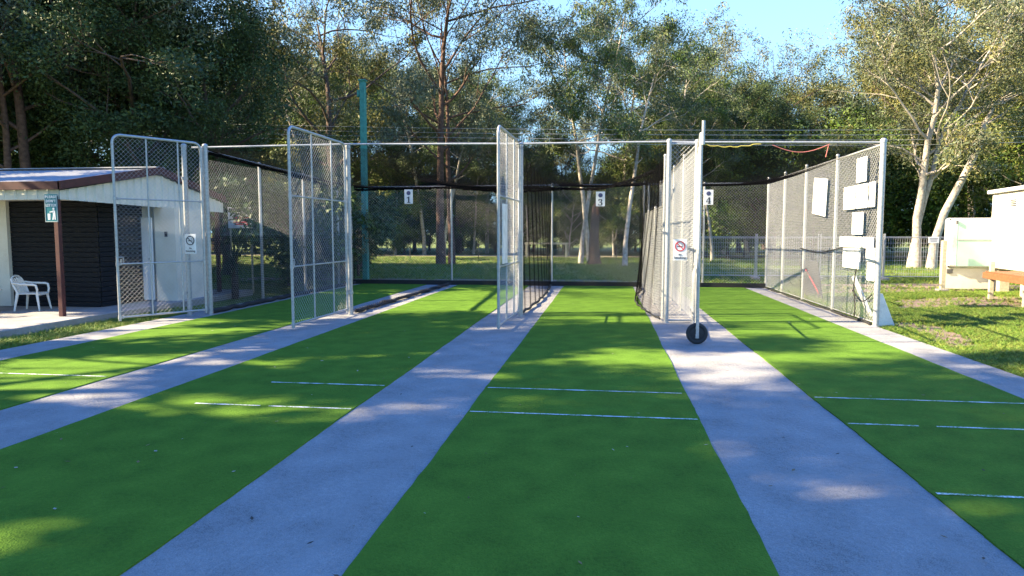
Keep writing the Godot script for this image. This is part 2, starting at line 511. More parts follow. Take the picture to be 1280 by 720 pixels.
func build_nets() -> void:
	# side fence on the grass side
	var f := thing("side_fence", "tall galvanised chain-link fence carrying white panels beside the lawn", "fence", Vector3(4.72, 0, ZF))
	for i in 5:
		post(f, Vector3(0, 0, [0.0, -2.34, -4.55, -6.5, -8.38][i]), 3.22, 0.05 if i == 0 else 0.033, M.galv)
	var b := MB.new()
	b.bar(Vector3(0, 3.15, 0), Vector3(0, 3.12, -8.38), 0.021, 8)
	part(b, "top_rail", M.galv, f)
	b = MB.new()
	b.bar(Vector3(0, 0.06, 0), Vector3(0, 0.06, -8.38), 0.012, 6)
	part(b, "bottom_rail", M.galv, f)
	b = MB.new()
	chain(b, Vector3(0, 0.06, 0), Vector3(0, 0, -1), 8.38, 3.08, 0.055, 0.0026)
	part(b, "wire_mesh", M.wire, f).set_meta("kind", "stuff")
	b = MB.new()
	var pts := []
	for i in 22:
		var t := i / 21.0
		pts.append(Vector3(-0.05 + 0.03 * sin(i * 1.3), 0.025 + 0.012 * sin(i * 2.1), -8.3 * t - 0.1))
	b.tube(pts, [0.022], 6)
	part(b, "ground_cable", M.black, f)
	# brace and drooping hose tied to it
	b = MB.new()
	pts = []
	for i in 25:
		var t := i / 24.0
		pts.append(Vector3(-0.04, 1.36 - 0.14 * t + 0.06 * sin(t * 7.0), -0.1 - 4.6 * t))
	b.tube(pts, [0.013], 5)
	pts = []
	for i in 14:
		var t := i / 13.0
		pts.append(Vector3(-0.045, 1.3 - 1.25 * t, -0.95 + 0.05 * sin(t * 9.0)))
	b.tube(pts, [0.012], 5)
	pts = []
	for i in 14:
		var t := i / 13.0
		pts.append(Vector3(-0.05, 0.55 - 0.16 * sin(t * PI) , -0.1 - 0.95 * t))
	b.tube(pts, [0.011], 5)
	part(b, "hose", M.black, f)

	# rear fence
	f = thing("rear_fence", "chain-link fence closing the far end of the practice lanes", "fence", Vector3(-8.0, 0, ZR))
	for x in [0.0, 3.25, 6.39, 9.28, 10.9]:
		post(f, Vector3(x, 0, 0), 3.1, 0.03, M.galv)
	b = MB.new()
	b.bar(Vector3(0, 3.06, 0), Vector3(12.72, 3.08, 0), 0.018, 8)
	part(b, "top_rail", M.galv, f)
	b = MB.new()
	chain(b, Vector3(0, 0.05, 0), Vector3(1, 0, 0), 12.7, 3.0, 0.06, 0.0013)
	part(b, "wire_mesh", M.wire, f).set_meta("kind", "stuff")
	b = MB.new()
	b.cbox(Vector3(6.35, 0.07, 0.04), Vector3(12.7, 0.14, 0.03), 0.004)
	part(b, "kickboard", M.black, f)

	# left side fence
	f = thing("boundary_fence", "shaded chain-link fence with black netting beside the spiky shrub", "fence", Vector3(-7.95, 0, -12.9))
	for i in 4:
		post(f, Vector3(-0.06 + 0.02 * i, 0, -0.05 - 2.3 * i), 3.3 - 0.06 * i, 0.035, M.galv)
	b = MB.new()
	b.bar(Vector3(0, 3.27, 0), Vector3(0, 3.08, -8.2), 0.021, 8)
	part(b, "top_rail", M.galv, f)
	b = MB.new()
	chain(b, Vector3(0, 0.05, 0), Vector3(0, 0, -1), 8.15, 3.05, 0.06, 0.0014)
	part(b, "wire_mesh", M.wire, f).set_meta("kind", "stuff")
	b = MB.new()
	net(b, func(u, v): return Vector3(0.05 + 0.03 * sin(u * 40.0), 0.06 + v * 1.5, -0.1 - u * 8.0), 190, 36, 60, 6, 0.0028)
	part(b, "netting", M.net, f).set_meta("kind", "stuff")
	b = MB.new()
	pts = []
	for i in 30:
		var t := i / 29.0
		pts.append(Vector3(0.08 + 0.02 * sin(i * 1.7), 0.05 + 0.02 * sin(i * 2.7), -8.1 * t))
	b.tube(pts, [0.05], 6)
	part(b, "net_hem", M.black, f)

	# twin dividers between the third and fourth lanes
	f = thing("divider_fence", "tall sunlit chain-link divider whose narrow front carries a no smoking sign", "fence", Vector3(1.61, 0, ZF))
	for i in 5:
		post(f, Vector3(0, 0, -2.05 * i), 3.26 - 0.03 * i, 0.042 if i == 0 else 0.03, M.galv)
	post(f, Vector3(-0.49, 0, 0), 3.28, 0.042, M.galv)
	b = MB.new()
	b.bar(Vector3(0, 3.2, 0), Vector3(0, 3.08, -8.3), 0.02, 8)
	part(b, "top_rail", M.galv, f)
	b = MB.new()
	b.bar(Vector3(-0.49, 0.05, 0), Vector3(0, 0.05, 0), 0.018, 8)
	part(b, "front_rail", M.galv, f)
	b = MB.new()
	b.bar(Vector3(-0.49, 3.22, 0), Vector3(0, 3.22, 0), 0.018, 8)
	part(b, "front_rail", M.galv, f)
	b = MB.new()
	chain(b, Vector3(0, 0.05, 0), Vector3(0, 0, -1), 8.3, 3.08, 0.055, 0.0026)
	part(b, "wire_mesh", M.wire, f).set_meta("kind", "stuff")
	b = MB.new()
	chain(b, Vector3(-0.49, 0.06, 0), Vector3(1, 0, 0), 0.49, 3.14, 0.055, 0.0026)
	part(b, "front_wire_mesh", M.wire, f).set_meta("kind", "stuff")

	f = thing("low_divider_fence", "lower chain-link divider half hidden by a bulging black net", "fence", Vector3(1.12, 0, ZF - 0.75))
	for i in 4:
		post(f, Vector3(0, 0, -2.4 * i), 2.2 if i > 0 and i < 3 else 3.1, 0.03, M.galv)
	b = MB.new()
	b.bar(Vector3(0, 2.15, 0), Vector3(0, 2.15, -7.4), 0.018, 8)
	part(b, "top_rail", M.galv, f)
	b = MB.new()
	chain(b, Vector3(0, 0.05, 0), Vector3(0, 0, -1), 7.4, 2.08, 0.06, 0.0022)
	part(b, "wire_mesh", M.wire, f).set_meta("kind", "stuff")

	# divider nets
	var nt := thing("hanging_net", "black cricket net bulging out beside the sunlit divider fence", "net", Vector3(1.05, 0, -12.9))
	b = MB.new()
	net(b, func(u, v):
		var bulge := sin(minf(u * 1.25, 1.0) * PI) * 0.30 * pow(1.0 - v, 1.3)
		return Vector3(-0.03 - bulge + 0.012 * sin(u * 55.0 + v * 2.0), 0.05 + v * (2.95 - 0.12 * u) + 0.18 * sin(minf(u * 3.0, 1.0) * PI * 0.5) * 0.0, -8.0 * u), 165, 62, 120, 12, 0.0016)
	part(b, "mesh", M.net, nt).set_meta("kind", "stuff")
	b = MB.new()
	pts = []
	for i in 41:
		var u := i / 40.0
		pts.append(Vector3(-0.03 - sin(minf(u * 1.25, 1.0) * PI) * 0.30 + 0.012 * sin(u * 55.0), 0.05 + 0.015 * sin(i * 1.9), -8.0 * u))
	b.tube(pts, [0.018], 5)
	part(b, "hem_rope", M.black, nt)

	nt = thing("hanging_net", "dense black cricket net hanging behind the narrow edge-on gate", "net", Vector3(-1.62, 0, -13.5))
	b = MB.new()
	net(b, func(u, v): return Vector3(0.10 * sin(u * 3.2) * (1.0 - v) + 0.012 * sin(u * 60.0 + v * 3.0), 0.06 + v * (3.1 - 0.2 * u), -7.4 * u), 165, 66, 110, 10, 0.0016)
	part(b, "mesh", M.net, nt).set_meta("kind", "stuff")
	b = MB.new()
	pts = []
	for i in 41:
		var u := i / 40.0
		pts.append(Vector3(0.10 * sin(u * 3.2) + 0.012 * sin(u * 60.0), 0.05 + 0.015 * sin(i * 0.9), -7.4 * u))
	b.tube(pts, [0.028], 6)
	part(b, "hem_rope", M.black, nt)

	# net rolled up on the ground between the first two lanes
	b = MB.new()
	pts = []
	var rr := []
	for i in 70:
		var t := i / 69.0
		pts.append(Vector3(-5.0 + 0.22 * t + 0.05 * sin(i * 0.7), 0.05 + 0.01 * sin(i * 0.5), -13.35 - 7.5 * t))
		rr.append(0.036 + 0.008 * sin(i * 0.45) + 0.004 * sin(i * 0.9))
	b.tube(pts, rr, 9)
	for s in 7:
		pts = []
		for i in 60:
			var t := i / 59.0
			var a := i * 0.9 + s * 0.9
			pts.append(Vector3(-5.0 + 0.22 * t + 0.06 * cos(a), 0.06 + 0.04 * sin(a), -13.35 - 7.5 * t))
		b.tube(pts, [0.008], 4)
	tag(part(b, "rolled_net", M.black, self), "black net rolled up along the concrete strip on the ground", "net")

	# roof net
	nt = thing("roof_net", "sagging black net stretched as a roof over all the practice lanes", "net", Vector3(-7.95, 0, -13.0))
	b = MB.new()
	var sup := [0.0, 0.235, 0.495, 0.745, 1.0]
	var roof_f := func(u, v):
		var s := 0.0
		for k in 4:
			if u >= sup[k] and u <= sup[k + 1]:
				s = sin((u - sup[k]) / (sup[k + 1] - sup[k]) * PI)
		return Vector3(u * 12.66, lerpf(3.3 - 0.1 * u, 3.04, v) - 0.16 * s * (0.3 + sin(v * PI)) - 0.05 * sin(v * PI), -8.05 * v)
	net(b, roof_f, 220, 140, 48, 10, 0.0016)
	part(b, "mesh", M.net, nt).set_meta("kind", "stuff")
	# gathered folds along the rear rail and the sides
	b = MB.new()
	gathered(b, [Vector3(0.02, 3.26, -0.1), Vector3(0.05, 3.13, -3.0), Vector3(0.1, 3.0, -6.0), Vector3(0.35, 2.98, -7.9), Vector3(3.25, 3.02, -8.0), Vector3(4.8, 2.9, -8.0), Vector3(6.4, 2.93, -8.0)], 0.045)
	part(b, "gathered_edge", M.net, nt).set_meta("kind", "stuff")
	b = MB.new()
	gathered(b, [Vector3(3.6, 2.98, -8.0), Vector3(6.35, 2.97, -7.98), Vector3(7.6, 2.9, -7.2), Vector3(8.4, 2.95, -5.5), Vector3(9.05, 3.05, -3.2)], 0.06)
	part(b, "gathered_edge", M.net, nt).set_meta("kind", "stuff")

	# long pipe across the front
	b = MB.new()
	b.tube([Vector3(-8.2, 3.33, -12.95), Vector3(-4.95, 3.35, -13.0), Vector3(-1.62, 3.3, -12.98), Vector3(1.12, 3.27, ZF - 0.1), Vector3(1.61, 3.25, ZF - 0.08), Vector3(4.72, 3.19, ZF - 0.06)], [0.02], 8)
	tag(part(b, "cross_pipe", M.galv, self), "long thin galvanised pipe spanning the fronts of all the lanes", "pipe")
	# standing posts at the lane fronts
	for a in [[-8.19, -12.66, "galvanised post behind the wide gate beside the shed"], [-7.80, -12.75, "galvanised corner post between the wide gate and the shaded boundary fence"], [-5.03, -13.14, "galvanised post that the gate beside the green pole hangs from"], [-1.63, -13.36, "galvanised post at the back of the narrow edge-on gate"]]:
		var pt := thing("gate_post", a[2], "post", Vector3(a[0], 0, a[1]))
		post(pt, Vector3.ZERO, 3.34, 0.048, M.galv, "pipe")
		for hh in [0.45, 1.6, 2.7]:
			b = MB.new()
			b.tube([Vector3(0, hh - 0.03, 0), Vector3(0, hh + 0.03, 0)], [0.055, 0.055], 10)
			b.box(Vector3(0.0, hh, 0.07), Vector3(0.025, 0.05, 0.06))
			part(b, "hinge", M.galv, pt)

	gate(Vector3(-8.60, 0, -11.2), Vector3(-7.80, 0, -12.6), "galvanised mesh gate swung open in front of the shed", "")
	gate(Vector3(-5.09, 0, -10.7), Vector3(-5.05, 0, -13.02), "galvanised mesh gate standing open before the green pole", "")
	gate(Vector3(-1.72, 0, -11.1), Vector3(-1.65, 0, -13.25), "galvanised mesh gate seen nearly edge-on with a pale board tied inside", "")
	gate(Vector3(1.36, 0, -10.33), Vector3(1.60, 0, -12.60), "galvanised mesh gate rolling on a black wheel", "wheel")

	# numbered lane signs
	var nums := [["1", -6.09, 2.75, "white lane sign with the number 1 on the rear fence"], ["3", -0.15, 2.64, "white lane sign with the number 3 on the rear fence"], ["4", 3.01, 2.67, "white lane sign with the number 4 on the rear fence"]]
	for a in nums:
		var s := thing("lane_sign", a[3], "sign", Vector3(a[1], a[2], ZR + 0.09), 0, "numbered lane signs")
		b = MB.new()
		b.cbox(Vector3.ZERO, Vector3(0.27, 0.44, 0.008), 0.002)
		part(b, "board", M.signwhite, s)
		text(a[0], 0.19, M.ink, s, Vector3(0, -0.1, 0.007), 0, "Droid Serif")
		b = MB.new()
		b.lathe([[0.0, 0.0], [0.06, 0.0], [0.066, 0.003], [0.05, 0.006], [0.04, 0.003], [0.0, 0.003]].map(func(q): return [q[0], q[1]]), 14, Vector3(0, 0.11, 0.005), Basis(Vector3.RIGHT, PI / 2))
		b.box(Vector3(0.0, 0.11, 0.01), Vector3(0.022, 0.09, 0.006))
		b.box(Vector3(0.02, 0.085, 0.01), Vector3(0.06, 0.02, 0.006))
		part(b, "emblem", mat(lin(0.08, 0.09, 0.2), 0.5), s)
	no_smoking(Vector3(-7.97, 1.42, -12.42), "no smoking sign hung in the shade on the gate by the shed", M.ink, -0.05)
	no_smoking(Vector3(1.335, 1.33, ZF + 0.075), "no smoking sign with a red ring hung in the sun on the narrow divider front", M.red, 0.03)

	# white panels hung on the side fence: [z middle, y middle, width, height, lean]
	var pan := [[-13.52, 2.79, 0.50, 0.45, 0.0, "white square panel hung highest on the side fence"], [-14.11, 2.30, 0.62, 0.44, 0.0, "white panel in the row of three, farthest from the corner post"], [-13.46, 2.305, 0.57, 0.44, 0.0, "white panel in the middle of the row of three"], [-12.97, 2.31, 0.29, 0.44, 0.0, "white panel in the row of three, against the corner post"], [-13.62, 1.81, 0.56, 0.41, 0.0, "white panel hung below the middle of the row of three"], [-15.98, 2.42, 0.95, 0.80, 0.1, "large white tilted sheet hung alone between two fence posts"], [-13.68, 1.46, 1.75, 0.2, 0.0, "long low white board along the middle of the side fence"], [-13.88, 1.15, 0.92, 0.38, 0.0, "white panel hung under the long low board"], [-12.93, 1.25, 0.40, 0.24, 0.0, "small white panel at the corner post under the long low board"], [-12.88, 0.95, 0.34, 0.32, 0.0, "lowest small white panel against the corner post"]]
	for a in pan:
		var p := thing("target_panel", a[5], "panel", Vector3(4.66, a[1], a[0]), 0, "white panels on the side fence")
		b = MB.new()
		b.cbox(Vector3.ZERO, Vector3(0.012, a[3], a[2]), 0.003, Basis(Vector3.RIGHT, a[4]))
		part(b, "sheet", M.white, p)
		for q in [[-1, 1], [1, 1], [-1, -1], [1, -1]]:
			b = MB.new()
			b.bar(Vector3(-0.02, (a[3] * 0.5 - 0.03) * q[1], (a[2] * 0.5 - 0.03) * q[0]), Vector3(0.06, (a[3] * 0.5 - 0.03) * q[1], (a[2] * 0.5 - 0.03) * q[0]), 0.004, 5)
			part(b, "tie", M.cable, p)

func gathered(b: MB, path: Array, r: float) -> void:
	var cv := Curve3D.new()
	for i in path.size():
		var t: Vector3 = (path[mini(i + 1, path.size() - 1)] - path[maxi(i - 1, 0)]) * 0.16
		cv.add_point(path[i], -t, t)
	var bl := cv.get_baked_length()
	for s in 10:
		var pts := []
		var nn := int(bl / 0.12)
		var ph := rng.randf() * TAU
		var of := rng.randf_range(0.2, 1.0) * r
		for i in nn + 1:
			var p := cv.sample_baked(bl * i / nn)
			var a := ph + i * rng.randf_range(0.05, 0.12)
			pts.append(p + Vector3(sin(a) * of * 0.6, cos(a) * of - 0.3 * of, sin(a) * of * 0.6))
		b.tube(pts, [0.010], 4, false)

func gate(p0: Vector3, p1: Vector3, label: String, extra: String) -> void:
	var d := p1 - p0
	var w := d.length()
	d = d.normalized()
	var g := thing("mesh_gate", label, "gate", p0)
	var h := 3.08 if extra == "wheel" else 3.36
	var lo := 0.06
	var rc := 0.14
	var b := MB.new()
	var pts := [Vector3(0, lo, 0)]
	if extra == "wheel":
		pts[0] = Vector3(0, 0.12, 0)
	for i in 6:
		var a := PI * 0.5 * i / 5.0
		pts.append(d * (rc - rc * cos(a)) + Vector3(0, h - rc + rc * sin(a), 0))
	for i in 6:
		var a := PI * 0.5 * i / 5.0
		pts.append(d * (w - rc + rc * sin(a)) + Vector3(0, h - rc + rc * cos(a), 0))
	pts.append(d * w + Vector3(0, lo, 0))
	b.tube(pts, [0.024], 10)
	part(b, "frame", M.galv, g)
	for y in [0.12, 1.08, 2.24]:
		b = MB.new()
		b.bar(Vector3(0, y, 0), d * w + Vector3(0, y, 0), 0.014 if y > 0.5 else 0.018, 8)
		part(b, "rail", M.galv, g)
	for t in [0.36, 0.72]:
		b = MB.new()
		b.bar(d * w * t + Vector3(0, 0.12, 0), d * w * t + Vector3(0, h - 0.02, 0), 0.015, 8)
		part(b, "upright", M.galv, g)
	for y in [0.12, 1.08, 2.24]:
		for t in [0.0, 1.0]:
			b = MB.new()
			b.bar(Vector3(0, y - 0.03, 0) + d * w * t, Vector3(0, y + 0.03, 0) + d * w * t, 0.031, 10)
			b.box(Vector3(0, y, 0) + d * (w * t + (0.045 if t < 0.5 else -0.045)), Vector3(0.03, 0.05, 0.03))
			part(b, "clamp", M.galv, g)
	b = MB.new()
	chain(b, Vector3(0, 0.12, 0) + d * 0.02, d, w - 0.04, h - 0.16, 0.058, 0.0018)
	part(b, "wire_mesh", M.wire, g).set_meta("kind", "stuff")
	b = MB.new()
	b.box(Vector3(0, 1.12, 0) + d * 0.06, Vector3(0.02, 0.1, 0.02))
	b.bar(Vector3(0, 1.2, 0) + d * 0.02, Vector3(0, 1.2, 0) + d * 0.1, 0.008, 6)
	b.bar(Vector3(0, 1.2, 0) + d * 0.1, Vector3(0, 1.09, 0) + d * 0.1, 0.008, 6)
	part(b, "latch", M.galv, g)
	if extra == "wheel":
		b = MB.new()
		var bs := Basis(Vector3.RIGHT, PI / 2)
		b.lathe([[0.0, -0.03], [0.05, -0.035], [0.1, -0.022], [0.125, -0.036], [0.148, -0.03], [0.157, -0.014], [0.157, 0.014], [0.148, 0.03], [0.125, 0.036], [0.1, 0.022], [0.05, 0.035], [0.0, 0.03]], 32, Vector3(0, 0.157, -0.02), bs)
		var wl := part(b, "wheel", M.rubber, g)
		b = MB.new()
		b.bar(Vector3(0, 0.157, 0.045), Vector3(0, 0.157, -0.07), 0.018, 10)
		part(b, "axle", M.galv, wl)
		b = MB.new()
		b.cbox(Vector3(0, 0.23, 0.032), Vector3(0.045, 0.24, 0.008), 0.002)
		b.cbox(Vector3(0, 0.36, -0.01), Vector3(0.045, 0.008, 0.09), 0.002)
		part(b, "fork", M.galv, g)
		# white mesh sheet tied along the lower run
		b = MB.new()
		b.bar(Vector3(0.02, 2.9, 0.05), Vector3(0.02, 3.24, 0.05), 0.024, 10)
		part(b, "mast", M.galv, g)
	if label.contains("pale board"):
		b = MB.new()
		b.cbox(Vector3(0.03, 1.62, 0) + d * 0.42, Vector3(0.012, 1.0, 0.46), 0.003, Basis(Vector3.UP, atan2(d.x, d.z)))
		part(b, "pale_board", M.white, g)

func no_smoking(at: Vector3, label: String, ring: Material, turn: float) -> void:
	var s := thing("no_smoking_sign", label, "sign", at, turn)
	var b := MB.new()
	b.cbox(Vector3.ZERO, Vector3(0.24, 0.38, 0.006), 0.002)
	part(b, "board", M.signwhite, s)
	b = MB.new()
	var prof := [[0.072, 0.0], [0.092, 0.0], [0.092, 0.003], [0.072, 0.003], [0.072, 0.0]]
	b.lathe(prof, 28, Vector3(0, 0.065, 0.004), Basis(Vector3.RIGHT, PI / 2))
	b.box(Vector3(0, 0.065, 0.0055), Vector3(0.15, 0.015, 0.002), Basis(Vector3.BACK, -0.75))
	part(b, "prohibition_ring", ring, s)
	b = MB.new()
	b.box(Vector3(-0.012, 0.06, 0.0045), Vector3(0.075, 0.016, 0.002))
	b.box(Vector3(0.033, 0.06, 0.0045), Vector3(0.008, 0.016, 0.002))
	b.box(Vector3(0.045, 0.06, 0.0045), Vector3(0.008, 0.016, 0.002))
	b.box(Vector3(0.035, 0.092, 0.0045), Vector3(0.008, 0.035, 0.002), Basis(Vector3.BACK, 0.5))
	part(b, "cigarette", M.ink, s)
	text("No", 0.03, M.ink, s, Vector3(0, -0.085, 0.006))
	text("Smoking", 0.036, M.ink, s, Vector3(0, -0.14, 0.006))

# ---------------------------------------------------------------- shed on the left
func build_shed() -> void:
	var b := MB.new()
	b.cbox(Vector3(-13.9, 0.02, -13.1), Vector3(9.0, 0.16, 8.6), 0.012)
	struct(b, "shed_slab", M.concrete)
	var s := thing("shed", "low gabled shed with cream cladding and maroon fascia", "shed", Vector3(-9.9, 0.1, -11.45))
	# roof: two slopes over a ridge at z -2.75, length 9 towards -x
	var ze := 0.12
	var zr := -2.75
	var zb := -5.35
	var ye := 2.42
	var yr := 2.94
	for side in 2:
		var z0: float = ze if side == 0 else zb
		for i in 12:
			var x0 := 0.12 - i * 0.76
			var x1 := x0 - 0.755
			b = MB.new()
			# corrugated sheet: five ribs
			var nr := 20
			for j in nr:
				var xa := lerpf(x0, x1, float(j) / nr)
				var xb := lerpf(x0, x1, float(j + 1) / nr)
				var ya := 0.012 * (1.0 if (j / 2) % 2 == 0 else -0.2)
				var yb := 0.012 * (1.0 if ((j + 1) / 2) % 2 == 0 else -0.2)
				if side == 0:
					b.quad(Vector3(xb, ye + yb, z0), Vector3(xa, ye + ya, z0), Vector3(xa, yr + ya, zr), Vector3(xb, yr + yb, zr))
				else:
					b.quad(Vector3(xa, ye + ya, z0), Vector3(xb, ye + yb, z0), Vector3(xb, yr + yb, zr), Vector3(xa, yr + ya, zr))
			part(b, "roof_sheet", M.roof, s)
	b = MB.new()
	b.cbox(Vector3(-4.4, yr + 0.03, zr), Vector3(9.1, 0.02, 0.3), 0.004)
	part(b, "ridge_cap", M.roof, s)
	# fascia boards
	b = MB.new()
	b.cbox(Vector3(-4.4, ye - 0.03, ze + 0.03), Vector3(9.2, 0.15, 0.03), 0.004)
	part(b, "fascia", M.maroon, s)
	for side in 2:
		var z0: float = ze + 0.045 if side == 0 else zb
		b = MB.new()
		b.plate(PackedVector2Array([Vector2(z0, ye - 0.105), Vector2(z0, ye + 0.045), Vector2(zr, yr + 0.045), Vector2(zr, yr - 0.115)]), 0.03, Transform3D(Basis(Vector3(0, 0, 1), Vector3(0, 1, 0), Vector3(1, 0, 0)), Vector3(0.125, 0, 0)))
		part(b, "barge_board", M.maroon, s)
	# gable cladding, one sheet after another
	var z := 0.10
	while z > -5.3:
		var z2 := maxf(z - 0.228, -5.3)
		var top := func(q: float) -> float: return (lerpf(ye, yr, (ze - q) / (ze - zr)) if q > zr else lerpf(yr, ye, (zr - q) / (zr - zb))) - 0.13
		b = MB.new()
		var lo := lerpf(2.14, 2.05, -z / 5.3)
		var q := [z, lerpf(z, z2, 0.14), lerpf(z, z2, 0.22), lerpf(z, z2, 0.9), z2]
		var xo := [0.1, 0.1, 0.06, 0.06, 0.1]
		for i in 4:
			b.quad(Vector3(xo[i], lo, q[i]), Vector3(xo[i + 1], lo, q[i + 1]), Vector3(xo[i + 1], top.call(q[i + 1]), q[i + 1]), Vector3(xo[i], top.call(q[i]), q[i]))
		part(b, "cladding_sheet", M.cream, s)
		z = z2
	# front drop panels under the eave
	for i in 34:
		var x0 := 0.08 - i * 0.225
		b = MB.new()
		var xs := [x0, x0 - 0.03, x0 - 0.045, x0 - 0.215, x0 - 0.225]
		var zo := [0.085, 0.085, 0.062, 0.062, 0.085]
		for j in 4:
			b.quad(Vector3(xs[j + 1], 2.14, zo[j + 1]), Vector3(xs[j], 2.14, zo[j]), Vector3(xs[j], 2.36, zo[j]), Vector3(xs[j + 1], 2.36, zo[j + 1]))
		part(b, "cladding_sheet", M.cream, s)
	b = MB.new()
	b.box(Vector3(-4.4, 2.2, -2.6), Vector3(8.9, 0.02, 5.2))
	part(b, "ceiling", M.cream, s)
	# posts
	for p in [Vector3(0.0, 0, 0.06), Vector3(-4.2, 0, 0.06), Vector3(-0.02, 0, -5.2)]:
		b = MB.new()
		b.cbox(p + Vector3(0, 1.1, 0), Vector3(0.09, 2.2, 0.09), 0.008)
		part(b, "post", M.maroon, s)
	# rooms behind the verandah
	b = MB.new()
	b.box(Vector3(-4.6, 1.1, -5.0), Vector3(8.4, 2.18, 0.06))
	part(b, "back_wall", M.cream, s)
	b = MB.new()
	b.box(Vector3(-0.42, 1.1, -3.9), Vector3(0.06, 2.18, 2.2))
	part(b, "side_wall", M.cream, s)
	b = MB.new()
	b.box(Vector3(-3.36, 1.1, -3.2), Vector3(0.06, 2.18, 3.5))
	part(b, "side_wall", M.cream, s)
	b = MB.new()
	b.box(Vector3(-6.2, 1.1, -1.42), Vector3(5.6, 2.18, 0.06))
	part(b, "front_wall", M.cream, s)
	# guessed slatted infill; the dark opening's shade is put into its near-black colour
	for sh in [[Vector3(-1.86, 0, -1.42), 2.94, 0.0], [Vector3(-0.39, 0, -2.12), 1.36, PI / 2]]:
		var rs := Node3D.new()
		rs.name = "bay_shade_infill"
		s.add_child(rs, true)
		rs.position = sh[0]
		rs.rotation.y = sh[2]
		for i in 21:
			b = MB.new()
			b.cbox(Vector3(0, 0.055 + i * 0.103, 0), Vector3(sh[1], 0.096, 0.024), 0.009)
			part(b, "slat", M.bay_shade, rs)
	# cream wall pieces
	b = MB.new()
	b.box(Vector3(-2.85, 1.1, -1.36), Vector3(0.95, 2.18, 0.08))
	part(b, "room_wall", M.cream, s)
	b = MB.new()
	b.box(Vector3(0.1, 1.05, -2.9), Vector3(0.5, 2.1, 0.06))
	b.box(Vector3(0.32, 1.05, -3.55), Vector3(0.06, 2.1, 1.24))
	part(b, "store_wall", M.cream, s)
	b = MB.new()
	b.cbox(Vector3(-0.28, 0.95, -2.76), Vector3(0.3, 1.85, 0.04), 0.005)
	var dr := part(b, "door", M.signwhite, s)
	b = MB.new()
	b.bar(Vector3(-0.18, 0.95, -2.75), Vector3(-0.18, 0.95, -2.69), 0.02, 8)
	part(b, "handle", M.galv, dr)
	b = MB.new()
	b.cbox(Vector3(0.14, 1.5, -2.85), Vector3(0.06, 0.12, 0.03), 0.004)
	part(b, "light_switch", M.ink, s)

	# tidy sign on the post
	var t := thing("litter_sign", "teal sign asking not to litter, hung from the shed eave", "sign", Vector3(-9.9, 2.08, -11.26))
	b = MB.new()
	b.cbox(Vector3.ZERO, Vector3(0.25, 0.5, 0.012), 0.003)
	part(b, "board", M.teal, t)
	b = MB.new()
	b.box(Vector3(0, -0.243, 0.008), Vector3(0.25, 0.014, 0.006))
	b.box(Vector3(0.119, 0, 0.008), Vector3(0.01, 0.47, 0.006))
	b.box(Vector3(-0.119, 0, 0.008), Vector3(0.01, 0.47, 0.006))
	part(b, "border", mat(lin(0.35, 0.42, 0.42), 0.5), t)
	text("PLEASE", 0.048, M.signwhite, t, Vector3(0, 0.2, 0.008))
	text("DON'T", 0.048, M.signwhite, t, Vector3(0, 0.125, 0.008))
	text("LITTER", 0.048, M.signwhite, t, Vector3(0, 0.05, 0.008))
	b = MB.new()
	var tf := Transform3D(Basis(), Vector3(0, 0, 0.007))
	b.plate(PackedVector2Array([Vector2(-0.07, -0.21), Vector2(-0.025, -0.21), Vector2(-0.02, -0.1), Vector2(-0.075, -0.1)]), 0.002, tf)
	b.lathe([[0.0, 0.0], [0.021, 0.0], [0.021, 0.003], [0.0, 0.003]], 14, Vector3(0.05, 0.0 - 0.012, 0.007), Basis(Vector3.RIGHT, PI / 2))
	b.plate(PackedVector2Array([Vector2(0.03, -0.04), Vector2(0.075, -0.045), Vector2(0.082, -0.12), Vector2(0.085, -0.21), Vector2(0.06, -0.21), Vector2(0.052, -0.14), Vector2(0.04, -0.21), Vector2(0.015, -0.21), Vector2(0.032, -0.12)]), 0.002, tf)
	b.plate(PackedVector2Array([Vector2(0.035, -0.05), Vector2(0.04, -0.075), Vector2(-0.03, -0.08), Vector2(-0.035, -0.065)]), 0.002, Transform3D(Basis(), Vector3(0, 0, 0.0095)))
	part(b, "tidy_figure", M.signwhite, t)

	# plastic chair
	var ch := thing("plastic_chair", "white moulded plastic armchair standing on the shed verandah", "chair", Vector3(-11.3, 0.1, -12.25), 0.25)
	ch.scale = Vector3.ONE * 0.84
	b = MB.new()
	b.cbox(Vector3(0.02, 0.40, 0), Vector3(0.46, 0.03, 0.46), 0.012)
	b.cbox(Vector3(0.25, 0.385, 0), Vector3(0.03, 0.06, 0.46), 0.01)
	part(b, "seat", M.plastic, ch)
	b = MB.new()
	for i in 7:
		var zz := -0.19 + i * 0.063
		b.tube([Vector3(-0.2, 0.41, zz * 0.9), Vector3(-0.27, 0.6, zz), Vector3(-0.33, 0.78 - absf(zz) * 0.25, zz)], [0.014], 6)
	pts_arc(b, ch)
	part(b, "backrest", M.plastic, ch)
	for sg in [-1.0, 1.0]:
		b = MB.new()
		b.tube([Vector3(-0.28, 0.66, 0.24 * sg), Vector3(-0.1, 0.63, 0.27 * sg), Vector3(0.16, 0.62, 0.27 * sg), Vector3(0.23, 0.60, 0.26 * sg), Vector3(0.25, 0.5, 0.25 * sg), Vector3(0.24, 0.40, 0.235 * sg)], [0.024, 0.026, 0.03, 0.028, 0.024, 0.022], 7)
		part(b, "armrest", M.plastic, ch)
		b = MB.new()
		b.tube([Vector3(0.22, 0.40, 0.21 * sg), Vector3(0.28, 0.0, 0.25 * sg)], [0.032, 0.018], 7)
		part(b, "leg", M.plastic, ch)
		b = MB.new()
		b.tube([Vector3(-0.2, 0.42, 0.21 * sg), Vector3(-0.27, 0.0, 0.25 * sg)], [0.036, 0.02], 7)
		part(b, "leg", M.plastic, ch)
